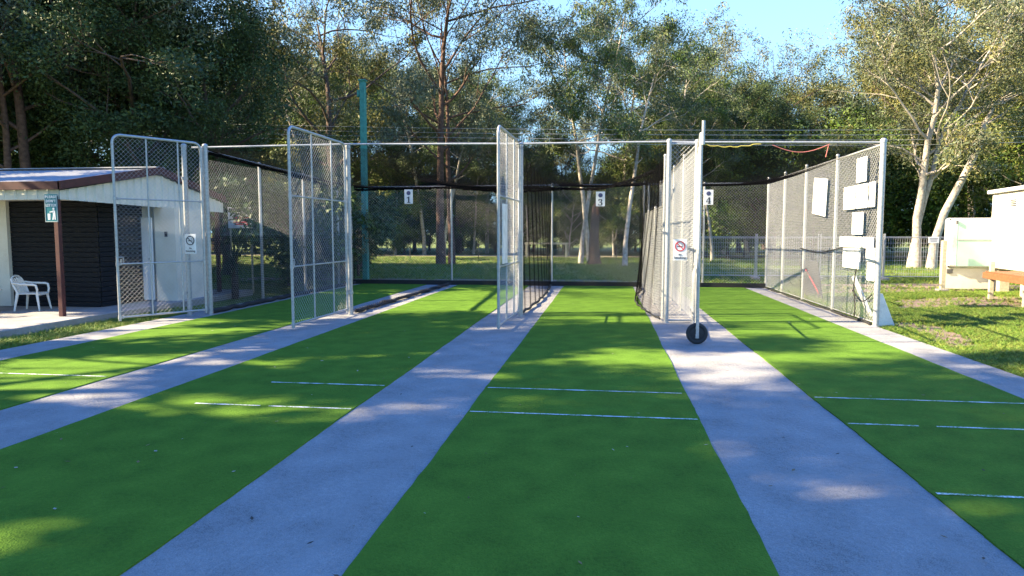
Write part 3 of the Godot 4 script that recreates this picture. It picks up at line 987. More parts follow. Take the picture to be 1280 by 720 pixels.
	# low table
	var tb := thing("low_bench", "low dark bench with a pale top behind the plastic chair", "bench", Vector3(-12.15, 0.1, -11.75))
	b = MB.new()
	b.cbox(Vector3(0, 0.42, 0), Vector3(0.9, 0.035, 0.5), 0.006)
	part(b, "top", M.cream, tb)
	for sx in [-0.36, 0.36]:
		b = MB.new()
		b.cbox(Vector3(sx, 0.2, 0), Vector3(0.06, 0.405, 0.42), 0.006)
		part(b, "leg_panel", M.brown_boards, tb)
	b = MB.new()
	b.cbox(Vector3(0, 0.22, -0.18), Vector3(0.66, 0.36, 0.03), 0.006)
	part(b, "rear_panel", M.brown_boards, tb)

func pts_arc(b: MB, _c: Node) -> void:
	b.tube([Vector3(-0.2, 0.41, -0.21), Vector3(-0.27, 0.6, -0.23), Vector3(-0.33, 0.74, -0.2), Vector3(-0.345, 0.8, -0.1), Vector3(-0.35, 0.815, 0), Vector3(-0.345, 0.8, 0.1), Vector3(-0.33, 0.74, 0.2), Vector3(-0.27, 0.6, 0.23), Vector3(-0.2, 0.41, 0.21)], [0.03, 0.026, 0.026], 7)

# ---------------------------------------------------------------- demountable building, deck, site fence
func build_right_side() -> void:
	var h := thing("site_building", "cream demountable building with a small vent behind the timber deck", "building", Vector3(10.95, 0, -21.4), -0.15)
	var b := MB.new()
	b.cbox(Vector3(3.0, 1.68, 3.6), Vector3(6.0, 2.1, 7.2), 0.01)
	part(b, "wall", M.cream, h)
	b = MB.new()
	b.cbox(Vector3(3.0, 2.78, 3.6), Vector3(6.24, 0.1, 7.44), 0.015)
	part(b, "roof", M.white, h)
	for k in 6:
		b = MB.new()
		b.cbox(Vector3(-0.012, 1.68, 0.02 + 1.2 * (k + 0.5)), Vector3(0.02, 2.06, 1.185), 0.004)
		part(b, "wall_panel", M.cream, h)
	b = MB.new()
	b.cbox(Vector3(-0.03, 2.42, 1.55), Vector3(0.03, 0.24, 0.5), 0.004)
	var vn := part(b, "vent", M.white, h)
	for k in 4:
		b = MB.new()
		b.box(Vector3(-0.055, 2.345 + k * 0.05, 1.55), Vector3(0.02, 0.02, 0.36), Basis(Vector3.BACK, 0.5))
		part(b, "slat", M.ink, vn)
	for k in 5:
		b = MB.new()
		b.cbox(Vector3(0.25, 0.29, 0.3 + 1.6 * k), Vector3(0.25, 0.68, 0.25), 0.01)
		part(b, "stump", M.oldtimber, h)
	# annex with a mint green door
	var a := thing("annex", "low white-framed annex with a pale mint green door panel", "building", Vector3(9.78, 0, -21.3), 0.0)
	b = MB.new()
	b.cbox(Vector3(0.75, 1.34, -0.16), Vector3(1.5, 1.42, 0.32), 0.06)
	part(b, "body", M.white, a)
	b = MB.new()
	b.cbox(Vector3(0.78, 1.7, 0.012), Vector3(1.12, 0.52, 0.03), 0.004)
	part(b, "door_panel", M.mint, a)
	b = MB.new()
	b.cbox(Vector3(0.78, 1.04, 0.012), Vector3(1.12, 0.74, 0.03), 0.004)
	part(b, "door_panel", M.mint, a)
	b = MB.new()
	b.cbox(Vector3(0.78, 1.425, 0.03), Vector3(1.14, 0.022, 0.03), 0.003)
	b.bar(Vector3(0.16, 1.95, 0.03), Vector3(0.16, 0.68, 0.03), 0.012, 6)
	b.bar(Vector3(1.38, 1.95, 0.03), Vector3(1.38, 0.68, 0.03), 0.012, 6)
	part(b, "door_bar", M.galv, a)
	b = MB.new()
	b.cbox(Vector3(0.18, 1.93, 0.05), Vector3(0.05, 0.1, 0.05), 0.006)
	part(b, "hinge", M.cable, a)
	b = MB.new()
	b.cbox(Vector3(0.7, 0.31, -0.15), Vector3(1.5, 0.6, 0.05), 0.006)
	part(b, "skirt", M.cream, a)
	b = MB.new()
	b.cbox(Vector3(0.12, 0.52, -0.11), Vector3(0.16, 0.12, 0.03), 0.004)
	part(b, "skirt_vent", M.cable, a)
	# deck
	var d := thing("timber_deck", "raised timber deck with an orange-brown edge beside the cream building", "deck", Vector3(9.5, 0, -18.5), -0.15)
	for k in 16:
		b = MB.new()
		b.cbox(Vector3(2.0, 0.655, 1.9 - 0.145 * k), Vector3(4.0, 0.03, 0.138), 0.004)
		part(b, "plank", M.timber, d)
	b = MB.new()
	b.cbox(Vector3(0.0, 0.56, 0.8), Vector3(0.045, 0.155, 2.5), 0.005)
	part(b, "edge_beam", M.timber, d)
	b = MB.new()
	b.cbox(Vector3(2.0, 0.56, 2.0), Vector3(4.0, 0.155, 0.045), 0.005)
	part(b, "edge_beam", M.timber, d)
	for p in [[0.06, -0.1, 0.95], [0.06, 1.9, 0.6], [1.5, 0.4, 0.62], [1.9, -0.4, 0.62]]:
		b = MB.new()
		b.cbox(Vector3(p[0], p[2] * 0.5 - 0.03, p[1]), Vector3(0.1, p[2], 0.1), 0.008)
		part(b, "post", M.oldtimber, d)
	b = MB.new()
	b.bar(Vector3(0.75, 0.66, 0.2), Vector3(0.75, 1.62, 0.2), 0.022, 8)
	b.bar(Vector3(0.75, 1.6, 0.2), Vector3(0.75, 1.6, 1.9), 0.022, 8)
	part(b, "handrail", M.cable, d)
	var ps := thing("timber_post", "short weathered timber post at the annex corner", "post", Vector3(9.55, 0, -21.05))
	b = MB.new()
	b.cbox(Vector3(0, 0.68, 0), Vector3(0.12, 1.46, 0.12), 0.012)
	part(b, "shaft", M.oldtimber, ps)
	b = MB.new()
	b.cbox(Vector3(0, 0.0, 0), Vector3(0.26, 0.06, 0.26), 0.012)
	part(b, "footing", M.concrete, ps)

	# welded mesh site fence, panel by panel
	for k in 4:
		var x0 := 3.2 + k * 2.12
		var f := thing("site_fence_panel", "welded mesh temporary fence panel standing behind the side fence", "fence panel", Vector3(x0, -0.03, -25.2 - 0.06 * (k % 2)), 0, "temporary fence panels")
		b = MB.new()
		b.tube([Vector3(0, 0, 0), Vector3(0, 1.62, 0)], [0.02], 8)
		b.tube([Vector3(2.06, 0, 0), Vector3(2.06, 1.62, 0)], [0.02], 8)
		b.bar(Vector3(0, 1.5, 0), Vector3(2.06, 1.5, 0), 0.016, 8)
		b.bar(Vector3(0, 0.15, 0), Vector3(2.06, 0.15, 0), 0.016, 8)
		part(b, "frame", M.galv, f)
		b = MB.new()
		for i in 27:
			b.bar(Vector3(0.04 + i * 0.076, 0.15, 0), Vector3(0.04 + i * 0.076, 1.5, 0), 0.004, 4, false)
		for i in 9:
			b.bar(Vector3(0, 0.25 + i * 0.15, 0), Vector3(2.06, 0.25 + i * 0.15, 0), 0.004, 4, false)
		part(b, "wire_mesh", M.wire, f).set_meta("kind", "stuff")
		b = MB.new()
		b.cbox(Vector3(2.06, 0.06, 0), Vector3(0.24, 0.12, 0.6), 0.02)
		part(b, "foot_block", M.orange if k == 3 else M.concrete, f)
	var pl := thing("fence_placard", "small white placard tied to the temporary mesh fence", "sign", Vector3(11.05, 1.38, -25.1))
	b = MB.new()
	b.cbox(Vector3.ZERO, Vector3(0.34, 0.2, 0.006), 0.002)
	part(b, "board", M.signwhite, pl)
	b = MB.new()
	for i in 3:
		b.box(Vector3(0, 0.05 - i * 0.045, 0.005), Vector3(0.26 - 0.03 * i, 0.014, 0.003))
	part(b, "print", M.cable, pl)

	# things leaning and lying along the side fence
	var mt := thing("rubber_mat", "dark rubber mat leaning on the outside of the side fence", "mat", Vector3(5.0, -0.05, -17.6))
	b = MB.new()
	b.cbox(Vector3(0, 0.5, 0), Vector3(0.03, 1.05, 1.5), 0.01, Basis(Vector3.BACK, 0.16))
	part(b, "sheet", M.rubber, mt)
	b = MB.new()
	b.tube([Vector3(5.15, -0.05, -16.95), Vector3(4.8, 0.75, -17.35)], [0.02, 0.02], 6)
	tag(part(b, "red_stake", M.red, self), "thin red stake leaning on the side fence", "stake")
	b = MB.new()
	b.cbox(Vector3(5.05, 0.35, -14.3), Vector3(0.03, 0.95, 0.16), 0.005, Basis(Vector3.RIGHT, -0.35) * Basis(Vector3.BACK, 0.3))
	tag(part(b, "leaning_plank", M.white, self), "pale plank leaning on the outside of the side fence", "plank")
	b = MB.new()
	b.plate(PackedVector2Array([Vector2(0, 0), Vector2(0.36, 0), Vector2(0.06, 0.62), Vector2(0, 0.62)]), 0.018, Transform3D(Basis(Vector3.UP, 0.35), Vector3(4.79, -0.05, -12.82)))
	tag(part(b, "corner_board", M.white, self), "white triangular board standing against the corner post", "board")
	b = MB.new()
	b.bar(Vector3(4.78, 1.25, -12.9), Vector3(5.15, -0.05, -13.6), 0.004, 5)
	tag(part(b, "stay_wire", M.wire, self), "thin stay wire running from the corner post to the grass", "wire")

# ---------------------------------------------------------------- trees
# p: height, clear (bare fraction), r, limbs, spread, leaves per tip, leaf length, leaf width, droop, colours, stems
var leaf_count := 0

func wobble(p: Vector3, dir: Vector3, length: float, seg: int, amt: float, lift: float, r: RandomNumberGenerator) -> Array:
	var out := [p]
	var d := dir.normalized()
	for i in seg:
		d = (d + Vector3(r.randf_range(-amt, amt), r.randf_range(-amt, amt) + lift, r.randf_range(-amt, amt))).normalized()
		p += d * length / seg
		out.append(p)
	return out

func taper(n: int, r0: float, r1: float) -> Array:
	var o := []
	for i in n:
		o.append(lerpf(r0, r1, pow(float(i) / (n - 1), 0.8)))
	return o

func limb(wood: MB, tips: Array, p: Vector3, dir: Vector3, length: float, r0: float, depth: int, P: Dictionary, r: RandomNumberGenerator) -> void:
	var seg := 5 if depth > 1 else 3
	var path := wobble(p, dir, length, seg, P.get("kink", 0.22), P.get("lift", 0.05), r)
	wood.tube(path, taper(path.size(), r0, r0 * 0.45), 6 if depth > 1 else (4 if depth == 1 else 3), false)
	if depth == 0:
		for q in [path[1], path[2], path[3]]:
			tips.append(q)
		return
	var kids: int = P.get("kids", 4)
	for k in kids:
		var t := r.randf_range(0.35, 1.0) if k < kids - 1 else 1.0
		var f := t * (path.size() - 1)
		var i := mini(int(f), path.size() - 2)
		var at: Vector3 = path[i].lerp(path[i + 1], f - i)
		var d: Vector3 = (path[i + 1] - path[i]).normalized()
		var side := Vector3(r.randfn(), r.randfn() * 0.6, r.randfn()).normalized()
		limb(wood, tips, at, (d + side * P.get("fan", 0.85)).normalized(), length * r.randf_range(0.45, 0.7), r0 * 0.5 * (1.1 - t * 0.4), depth - 1, P, r)

func leaves(mb_v: PackedVector3Array, mb_n: PackedVector3Array, mb_c: PackedColorArray, ix: PackedInt32Array, tips: Array, P: Dictionary, r: RandomNumberGenerator) -> void:
	var per: int = P.per
	var sg: float = P.sigma
	var droop: float = P.droop
	var cols: Array = P.cols
	for tp in tips:
		var base: Color = cols[r.randi() % cols.size()]
		var m := int(per * r.randf_range(0.15, 1.85))
		var ts := r.randf_range(0.75, 1.35)
		for i in m:
			var c: Vector3 = tp + Vector3(r.randfn(), r.randfn() * 0.75, r.randfn()) * sg
			var d := Vector3(r.randfn(), r.randfn() * 0.8 - droop, r.randfn()).normalized()
			var s := d.cross(Vector3(r.randfn(), r.randfn(), r.randfn())).normalized()
			var l: float = P.ll * ts * r.randf_range(0.5, 1.4)
			var w: float = P.lw * ts * r.randf_range(0.5, 1.4)
			var k := mb_v.size()
			mb_v.append(c); mb_v.append(c + d * l * 0.45 + s * w * 0.5); mb_v.append(c + d * l); mb_v.append(c + d * l * 0.45 - s * w * 0.5)
			var nn := d.cross(s)
			var q := base.lerp(cols[r.randi() % cols.size()], 0.35) * r.randf_range(0.75, 1.25)
			for j in 4:
				mb_n.append(nn); mb_c.append(q)
			ix.append(k); ix.append(k + 1); ix.append(k + 2); ix.append(k); ix.append(k + 2); ix.append(k + 3)
			leaf_count += 1

func make_tree(P: Dictionary) -> Dictionary:
	var r := RandomNumberGenerator.new()
	r.seed = P.seed
	var wood := MB.new()
	var tips := []
	var hgt: float = P.h
	for st in P.get("stems", 1):
		var lean: Vector3 = P.get("lean", Vector3(r.randf_range(-0.06, 0.06), 0, r.randf_range(-0.06, 0.06)))
		var off := Vector3.ZERO
		if st > 0:
			off = Vector3(r.randf_range(0.25, 0.5) * (1 if st % 2 else -1), 0, r.randf_range(-0.3, 0.3)) * maxf(P.r, 0.3) * 4.6
			lean += off * 0.08
		var hh := hgt * (1.0 if st == 0 else r.randf_range(0.75, 0.95))
		var rr: float = P.r * (1.0 if st == 0 else 0.75)
		var path := [off + Vector3(0, -0.3, 0), off]
		path += wobble(off, Vector3.UP + lean, hh * 0.92, 10, P.get("trunk_kink", 0.06), 0.03, r).slice(1)
		var rad := [rr * 1.55, rr * 1.22]
		for i in 10:
			rad.append(lerpf(rr, rr * 0.18, pow((i + 1) / 10.0, 1.1)))
		wood.tube(path, rad, 9, true)
		var nl: int = P.limbs
		for k in nl:
			var t := lerpf(P.clear, 0.98, (k + r.randf_range(0.1, 0.9)) / nl)
			var f := 1.0 + t * 10.0
			var i := mini(int(f), path.size() - 2)
			var at: Vector3 = path[i].lerp(path[i + 1], f - i)
			var an := k * 2.4 + r.randf_range(-0.6, 0.6)
			var rise: float = P.get("rise", 0.7)
			var ll: float = P.spread * r.randf_range(0.65, 1.15) * P.prof.call((t - P.clear) / (1.0 - P.clear))
			limb(wood, tips, at, Vector3(cos(an), rise * r.randf_range(0.5, 1.3), sin(an)), ll, lerpf(rr * 0.5, rr * 0.2, t), P.get("depth", 2), P, r)
	var v := PackedVector3Array()
	var n := PackedVector3Array()
	var c := PackedColorArray()
	var ix := PackedInt32Array()
	leaves(v, n, c, ix, tips, P, r)
	var ar := []
	ar.resize(Mesh.ARRAY_MAX)
	ar[Mesh.ARRAY_VERTEX] = v
	ar[Mesh.ARRAY_NORMAL] = n
	ar[Mesh.ARRAY_COLOR] = c
	ar[Mesh.ARRAY_INDEX] = ix
	var crown := ArrayMesh.new()
	crown.add_surface_from_arrays(Mesh.PRIMITIVE_TRIANGLES, ar)
	return {"trunk": wood.mesh(), "crown": crown, "bark": P.bark}

func plant(proto: Dictionary, called: String, label: String, category: String, at: Vector3, turn: float, sc: float, group := "", sy := 0.0, crown_name := "crown", trunk_name := "trunk") -> Node3D:
	var t := thing(called, label, category, at, turn, group)
	t.scale = Vector3(sc, sy if sy > 0 else sc, sc)
	part_mesh(proto.trunk, trunk_name, proto.bark, t)
	part_mesh(proto.crown, crown_name, M.leaf, t)
	return t

func build_trees() -> void:
	var round_p := func(t): return 0.55 + 0.75 * sin(clampf(t, 0, 1) * PI * 0.85)
	var gum := [Color(0.12, 0.15, 0.085), Color(0.095, 0.125, 0.085), Color(0.15, 0.17, 0.085), Color(0.135, 0.155, 0.12)]
	var gum_warm := [Color(0.15, 0.15, 0.045), Color(0.11, 0.13, 0.04), Color(0.19, 0.17, 0.05), Color(0.09, 0.11, 0.045)]
	var dark := [Color(0.045, 0.075, 0.028), Color(0.06, 0.095, 0.034), Color(0.035, 0.06, 0.028), Color(0.085, 0.115, 0.04)]
	var bright := [Color(0.10, 0.16, 0.02), Color(0.14, 0.19, 0.025), Color(0.07, 0.13, 0.02)]
	var T := {}
	T.gum1 = make_tree({"seed": 11, "h": 17.0, "r": 0.23, "clear": 0.34, "limbs": 13, "spread": 4.4, "per": 50, "sigma": 0.25, "ll": 0.18, "lw": 0.045, "droop": 0.9, "cols": gum, "bark": M.bark_red, "prof": round_p, "stems": 2, "kids": 4})
	T.gum2 = make_tree({"seed": 12, "h": 16.0, "r": 0.27, "clear": 0.42, "limbs": 12, "spread": 3.9, "per": 56, "sigma": 0.26, "ll": 0.19, "lw": 0.05, "droop": 0.9, "cols": gum, "bark": M.bark_pale, "prof": round_p, "trunk_kink": 0.1})
	T.gum3 = make_tree({"seed": 13, "h": 14.0, "r": 0.25, "clear": 0.3, "limbs": 12, "spread": 4.2, "per": 52, "sigma": 0.26, "ll": 0.19, "lw": 0.05, "droop": 0.9, "cols": gum_warm, "bark": M.bark_dark, "prof": round_p, "trunk_kink": 0.14, "kink": 0.3})
	T.paper = make_tree({"seed": 14, "h": 15.0, "r": 0.24, "clear": 0.3, "limbs": 15, "spread": 4.2, "per": 46, "sigma": 0.26, "ll": 0.17, "lw": 0.05, "droop": 0.6, "cols": gum_warm + gum, "bark": M.bark_pale, "prof": round_p, "stems": 2, "trunk_kink": 0.16, "kink": 0.32})
	T.dense1 = make_tree({"seed": 15, "h": 15.0, "r": 0.3, "clear": 0.14, "limbs": 20, "spread": 4.0, "per": 72, "sigma": 0.36, "ll": 0.16, "lw": 0.07, "droop": 0.3, "cols": dark, "bark": M.bark_dark, "prof": round_p, "kids": 4})
	T.dense2 = make_tree({"seed": 16, "h": 13.0, "r": 0.26, "clear": 0.10, "limbs": 19, "spread": 4.3, "per": 70, "sigma": 0.38, "ll": 0.17, "lw": 0.07, "droop": 0.3, "cols": dark + [Color(0.07, 0.10, 0.03)], "bark": M.bark_dark, "prof": round_p})
	T.bushy = make_tree({"seed": 17, "h": 6.0, "r": 0.13, "clear": 0.05, "limbs": 16, "spread": 2.6, "per": 36, "sigma": 0.36, "ll": 0.22, "lw": 0.1, "droop": 0.3, "cols": dark + bright, "bark": M.bark_dark, "prof": round_p})
	T.yellow = make_tree({"seed": 18, "h": 7.5, "r": 0.12, "clear": 0.18, "limbs": 14, "spread": 2.5, "per": 34, "sigma": 0.34, "ll": 0.2, "lw": 0.08, "droop": 0.4, "cols": bright + gum_warm, "bark": M.bark_pale, "prof": round_p})
	T.shrub = make_tree({"seed": 19, "h": 1.9, "r": 0.05, "clear": 0.05, "limbs": 12, "spread": 0.95, "per": 22, "sigma": 0.14, "ll": 0.13, "lw": 0.055, "droop": 0.2, "cols": dark + [Color(0.08, 0.12, 0.03)], "bark": M.bark_dark, "prof": round_p, "kids": 3})
	T.shade = make_tree({"seed": 31, "h": 15.0, "r": 0.3, "clear": 0.2, "limbs": 11, "spread": 4.2, "per": 95, "sigma": 0.24, "ll": 0.26, "lw": 0.13, "droop": 0.4, "cols": dark + gum, "bark": M.bark_dark, "prof": round_p, "kids": 3})
	T.slim = make_tree({"seed": 20, "h": 15.0, "r": 0.16, "clear": 0.45, "limbs": 10, "spread": 2.6, "per": 50, "sigma": 0.25, "ll": 0.18, "lw": 0.05, "droop": 0.9, "cols": gum + bright, "bark": M.bark_pale, "prof": round_p, "trunk_kink": 0.08})
	print("leaves ", leaf_count)
	# named trees of the lawn
	plant(T.gum1, "gum_tree", "large red-brown twin-trunked gum tree rising behind the second lane", "tree", Vector3(-8.4, -0.05, -34.8), 0.6, 1.02)
	plant(T.gum3, "gum_tree", "dark crooked gum tree standing just past the green pole", "tree", Vector3(-15.0, -0.05, -38.5), 2.1, 1.12)
	plant(T.slim, "gum_tree", "slim pale-trunked gum tree beside the broken brown stump", "tree", Vector3(-1.3, -0.05, -37.6), 0.3, 0.78, "", 1.0)
	plant(T.slim, "gum_tree", "slim gum trunk between the pale gum tree and the broken stump", "tree", Vector3(-0.86, -0.05, -40.0), 2.6, 0.95)
	plant(T.slim, "gum_tree", "grey-barked gum tree growing right of the broken stump", "tree", Vector3(1.0, -0.05, -35.0), 1.2, 0.8)
	plant(T.slim, "gum_tree", "bright pale trunk of a slim gum seen through the open gate", "tree", Vector3(-18.0, -0.05, -42.0), 4.0, 0.85)
	plant(T.paper, "paperbark_tree", "paperbark tree with pale crooked limbs behind the temporary fence", "tree", Vector3(14.5, -0.05, -34.6), 0.9, 0.86)
	# broken stump
	var st := thing("broken_stump", "tall broken brown stump with a pale torn top on the lawn", "stump", Vector3(-0.55, -0.05, -36.7))
	var b := MB.new()
	b.tube([Vector3(0, -0.1, 0), Vector3(0.0, 0.25, 0), Vector3(-0.03, 1.2, 0), Vector3(0.02, 2.4, 0), Vector3(0.05, 3.0, 0.02), Vector3(0.08, 3.3, 0.02)], [0.5, 0.33, 0.27, 0.24, 0.2, 0.06], 10)
	part(b, "trunk", M.bark_red, st)
	b = MB.new()
	b.tube([Vector3(0.14, 2.6, 0.14), Vector3(0.12, 3.1, 0.12), Vector3(0.1, 3.45, 0.06)], [0.1, 0.1, 0.02], 7)
	part(b, "torn_wood", M.timber, st)
	var ln := thing("leaning_gum", "bare pale gum leaning away from the paperbark behind the temporary fence", "tree", Vector3(15.0, -0.05, -34.2))
	b = MB.new()
	b.tube([Vector3(0, -0.1, 0), Vector3(0.1, 1.2, 0), Vector3(0.45, 2.6, 0.05), Vector3(1.2, 4.3, 0.1), Vector3(1.75, 5.6, 0.1), Vector3(1.95, 6.6, 0.05), Vector3(2.3, 7.3, 0)], [0.24, 0.19, 0.17, 0.155, 0.14, 0.12, 0.06], 9)
	part(b, "trunk", M.bark_pale, ln)
	b = MB.new()
	b.tube([Vector3(1.95, 6.5, 0.05), Vector3(2.5, 6.9, 0.3), Vector3(3.0, 7.5, 0.5)], [0.08, 0.06, 0.02], 6)
	part(b, "branch", M.bark_pale, ln)
	# belts of trees: [prototype, name, label, group, list of x z scale turn]
	var belts := [
		[T.dense1, "evergreen_tree", "dense dark evergreen tree in the thicket behind the shed", "dark trees behind the shed", [[-16.4, -23.2, 0.78], [-18.4, -24.6, 0.95], [-22.5, -25.0, 1.0], [-14.4, -24.8, 0.6], [-25.5, -26.0, 1.0], [-31.0, -21.5, 1.1], [-35.0, -26.0, 1.15]]],
		[T.dense2, "evergreen_tree", "broad dark evergreen tree in the thicket behind the shed", "broad dark trees behind the shed", [[-20.6, -26.4, 0.9], [-26.0, -23.0, 0.9], [-28.5, -27.5, 0.95]]],
		[T.gum1, "gum_tree", "rough-barked gum deep in the dark thicket behind the shed", "", [[-23.6, -23.6, 0.95]]],
		[T.gum1, "gum_tree", "twin-stemmed gum rising right behind the shed roof", "", [[-19.9, -21.8, 0.9]]],
		[T.slim, "slender_gum", "slender pale gum trunk in the open wood past the lawn", "slender gums past the lawn", [[-27.5, -51.0, 0.95], [-21.0, -50.0, 1.0], [-13.2, -49.5, 0.9], [-11.4, -48.0, 0.85], [-17.0, -49.5, 0.95], [-9.9, -51.5, 0.6], [4.2, -43.5, 0.85], [6.3, -42.0, 0.6], [-32.5, -52.0, 1.0], [9.2, -46.5, 0.75], [-5.6, -50.0, 0.55]]],
		[T.dense1, "forest_tree", "dark forest tree in the belt beyond the gravel track", "dark forest trees beyond the track", [[-50, -58, 1.1], [-43, -62, 1.15], [-36, -60, 1.05], [-29, -64, 1.1], [-22, -59, 0.9], [-14.5, -66, 1.0], [-3.5, -66, 0.62], [8.0, -68, 0.85], [15.5, -70, 0.95], [30, -62, 0.95], [37, -58, 1.0], [24.5, -66, 1.0]]],
		[T.gum2, "forest_tree", "tall gum tree in the belt beyond the gravel track", "tall gums beyond the track", [[-46, -55, 1.1], [-32, -54, 1.1], [-25.5, -55, 1.05], [-11.5, -60, 0.82], [1.5, -54, 0.92], [5.6, -52, 0.82], [9.0, -55, 0.7], [21.0, -58, 1.2], [25.5, -52, 1.0], [31, -50, 1.05], [-18.5, -53, 0.8]]],
		[T.gum3, "forest_tree", "warm-leaved gum tree in the belt beyond the gravel track", "warm-leaved gums beyond the track", [[3.6, -56, 0.98], [10.8, -58, 0.85], [13.6, -60, 0.98], [16.5, -58, 0.8], [21.5, -47, 0.95], [24.0, -42.5, 1.05], [28.0, -46, 1.0], [-6.0, -58, 0.55], [-22.5, -49, 0.85], [-12.0, -56, 0.9], [-38, -52, 1.0]]],
		[T.dense2, "forest_tree", "broad dark tree at the edge of the far forest", "broad dark forest trees", [[6.6, -47, 0.62], [9.6, -49, 0.66], [12.6, -50, 0.6], [-27.0, -52, 0.7], [-15.5, -55, 0.62], [-7.2, -63, 0.75], [19.0, -52, 0.62], [26.0, -48, 0.62], [-9.5, -70, 0.9], [2.0, -62, 0.7]]],
		[T.bushy, "forest_bush", "tall leafy bush in the understorey beyond the lawn", "understorey bushes", [[-30, -50, 0.9], [-24, -51, 0.7], [-19.5, -51, 0.75], [-15.0, -50.5, 0.6], [-11.2, -53, 0.6], [-3.2, -53, 0.55], [0.8, -51.5, 0.65], [4.0, -50.5, 0.7], [7.8, -45.5, 0.8], [10.3, -44, 0.75], [13.5, -43.5, 0.85], [16.0, -45, 0.9], [19.5, -43.5, 0.9], [-37, -50, 0.9], [-44, -49, 1.0], [-8.8, -55, 0.45], [-0.8, -57, 0.7], [11.8, -41.5, 0.6], [-33, -60, 0.9], [-29.5, -61, 0.8], [-26, -60, 0.9], [-22.5, -61.5, 0.8], [-19, -60.5, 0.85], [-15.8, -61, 0.75], [-12.6, -60.5, 0.8], [-9.6, -61.5, 0.6], [-6.6, -60.5, 0.6], [-3.6, -61.5, 0.65], [-0.6, -60.5, 0.75], [2.6, -60, 0.8], [5.6, -59, 0.8], [8.8, -60.5, 0.85], [12, -60, 0.85], [15.2, -61, 0.85], [18.4, -60, 0.9], [22, -60.5, 0.9], [26, -59, 0.9], [30, -60, 0.9]]],
		[T.yellow, "sapling", "yellow-green sapling lit by the sun at the forest edge", "sunlit saplings", [[-20.5, -49.0, 0.9], [-24.5, -50, 0.95], [-15.4, -49.5, 0.75], [-6.4, -51, 0.72], [-2.6, -50, 0.62], [0.6, -48, 0.62], [2.6, -47.5, 0.8], [5.4, -49, 0.85], [22.8, -40.5, 0.9], [-30, -52, 1.1], [-35, -52, 1.1], [14.9, -46, 0.8]]],
	]
	var k := 0
	for bl in belts:
		for q in bl[4]:
			k += 1
			var cat := "tree"
			if bl[1] == "forest_bush": cat = "bush"
			plant(bl[0], bl[1], bl[2], cat, Vector3(q[0], -0.05, q[1]), fmod(k * 2.399, TAU), q[2], bl[3])
	k = 102
	# the row of trees left of the camera whose shade falls across the lanes
	for q in [[-19.0, 8.5, 0.9, 0], [-20.5, 4.2, 1.0, 0], [-18.5, 0.6, 0.96, 0], [-21.0, -3.0, 0.98, 0], [-19.0, -6.6, 0.76, 0], [-22.5, -11.5, 0.55, 0], [-24.5, -18.0, 0.66, 0], [-25.5, 1.5, 1.08, 0], [-29.0, -19.0, 1.0, 0]]:
		k += 1
		plant(T.shade if q[3] == 0 else T.gum1, "shade_tree", "tall tree in the row beside the shed whose shade crosses the lanes", "tree", Vector3(q[0], -0.05, q[1]), fmod(k * 2.399, TAU), q[2], "shade trees beside the nets")
	# shrubs behind the nets
	for q in [[-9.3, -25.2, 1.2, "dark round shrub behind the first lane below the green pole"], [-10.6, -25.8, 1.1, "dark shrub beside the round one behind the first lane"], [-9.0, -19.0, 1.15, "leafy dark shrub growing against the shaded boundary fence"], [-9.9, -20.6, 1.3, "taller leafy shrub behind the spiky plant"], [-8.9, -22.9, 0.9, "small shrub at the foot of the green pole"]]:
		k += 1
		plant(T.shrub, "shrub", q[3], "shrub", Vector3(q[0], -0.05, q[1]), k * 1.7, q[2], "", 0.0, "foliage", "stem")
	for q in [[-11.2, -29.5, 0.36, "low yellow-green bush on the sunny lawn behind the dark shrub"], [-16.6, -33.5, 0.32, "low yellow-green bush beyond the boundary fence"], [-14.8, -31.0, 0.3, "second low yellow-green bush beyond the boundary fence"]]:
		k += 1
		plant(T.yellow, "bush", q[3], "bush", Vector3(q[0], -0.05, q[1]), k * 1.7, q[2] * 1.1, "", q[2] * 0.8, "foliage", "stem")
	# spiky strap-leaved plant
	var sp := thing("spiky_plant", "spiky strap-leaved plant growing against the boundary fence by the shed", "plant", Vector3(-9.35, -0.05, -16.4))
	b = MB.new()
	b.tube([Vector3(0, 0, 0), Vector3(0.02, 0.6, 0), Vector3(0, 1.05, 0)], [0.1, 0.08, 0.07], 8)
	part(b, "stem", M.bark_dark, sp)
	var r := RandomNumberGenerator.new()
	r.seed = 77
	for i in 120:
		b = MB.new()
		var an := r.randf() * TAU
		var el := r.randf_range(-0.5, 1.4)
		var d := Vector3(cos(an) * cos(el), sin(el), sin(an) * cos(el))
		var sd := d.cross(Vector3.UP).normalized()
		if sd.length() < 0.1: sd = Vector3.RIGHT
		var l := r.randf_range(0.6, 0.95)
		var o := Vector3(0, 0.95 + r.randf_range(-0.15, 0.12), 0)
		b.col = Color(0.03, 0.05, 0.02) * r.randf_range(0.7, 1.5)
		var pr := o
		for j in 4:
			var t := (j + 1) / 4.0
			var nx := o + d * l * t + Vector3(0, -0.22 * t * t * cos(el), 0)
			b.quad(pr - sd * 0.018 * (1.0 - j / 4.0), pr + sd * 0.018 * (1.0 - j / 4.0), nx + sd * 0.018 * (1.0 - t + 0.02), nx - sd * 0.018 * (1.0 - t + 0.02))
			pr = nx
		part(b, "leaf", M.leaf, sp)

# ---------------------------------------------------------------- grass
func in_dirt(x: float, z: float) -> bool:
	for p in dirt_polys:
		if Geometry2D.is_point_in_polygon(Vector2(x, z), p): return true
	return false

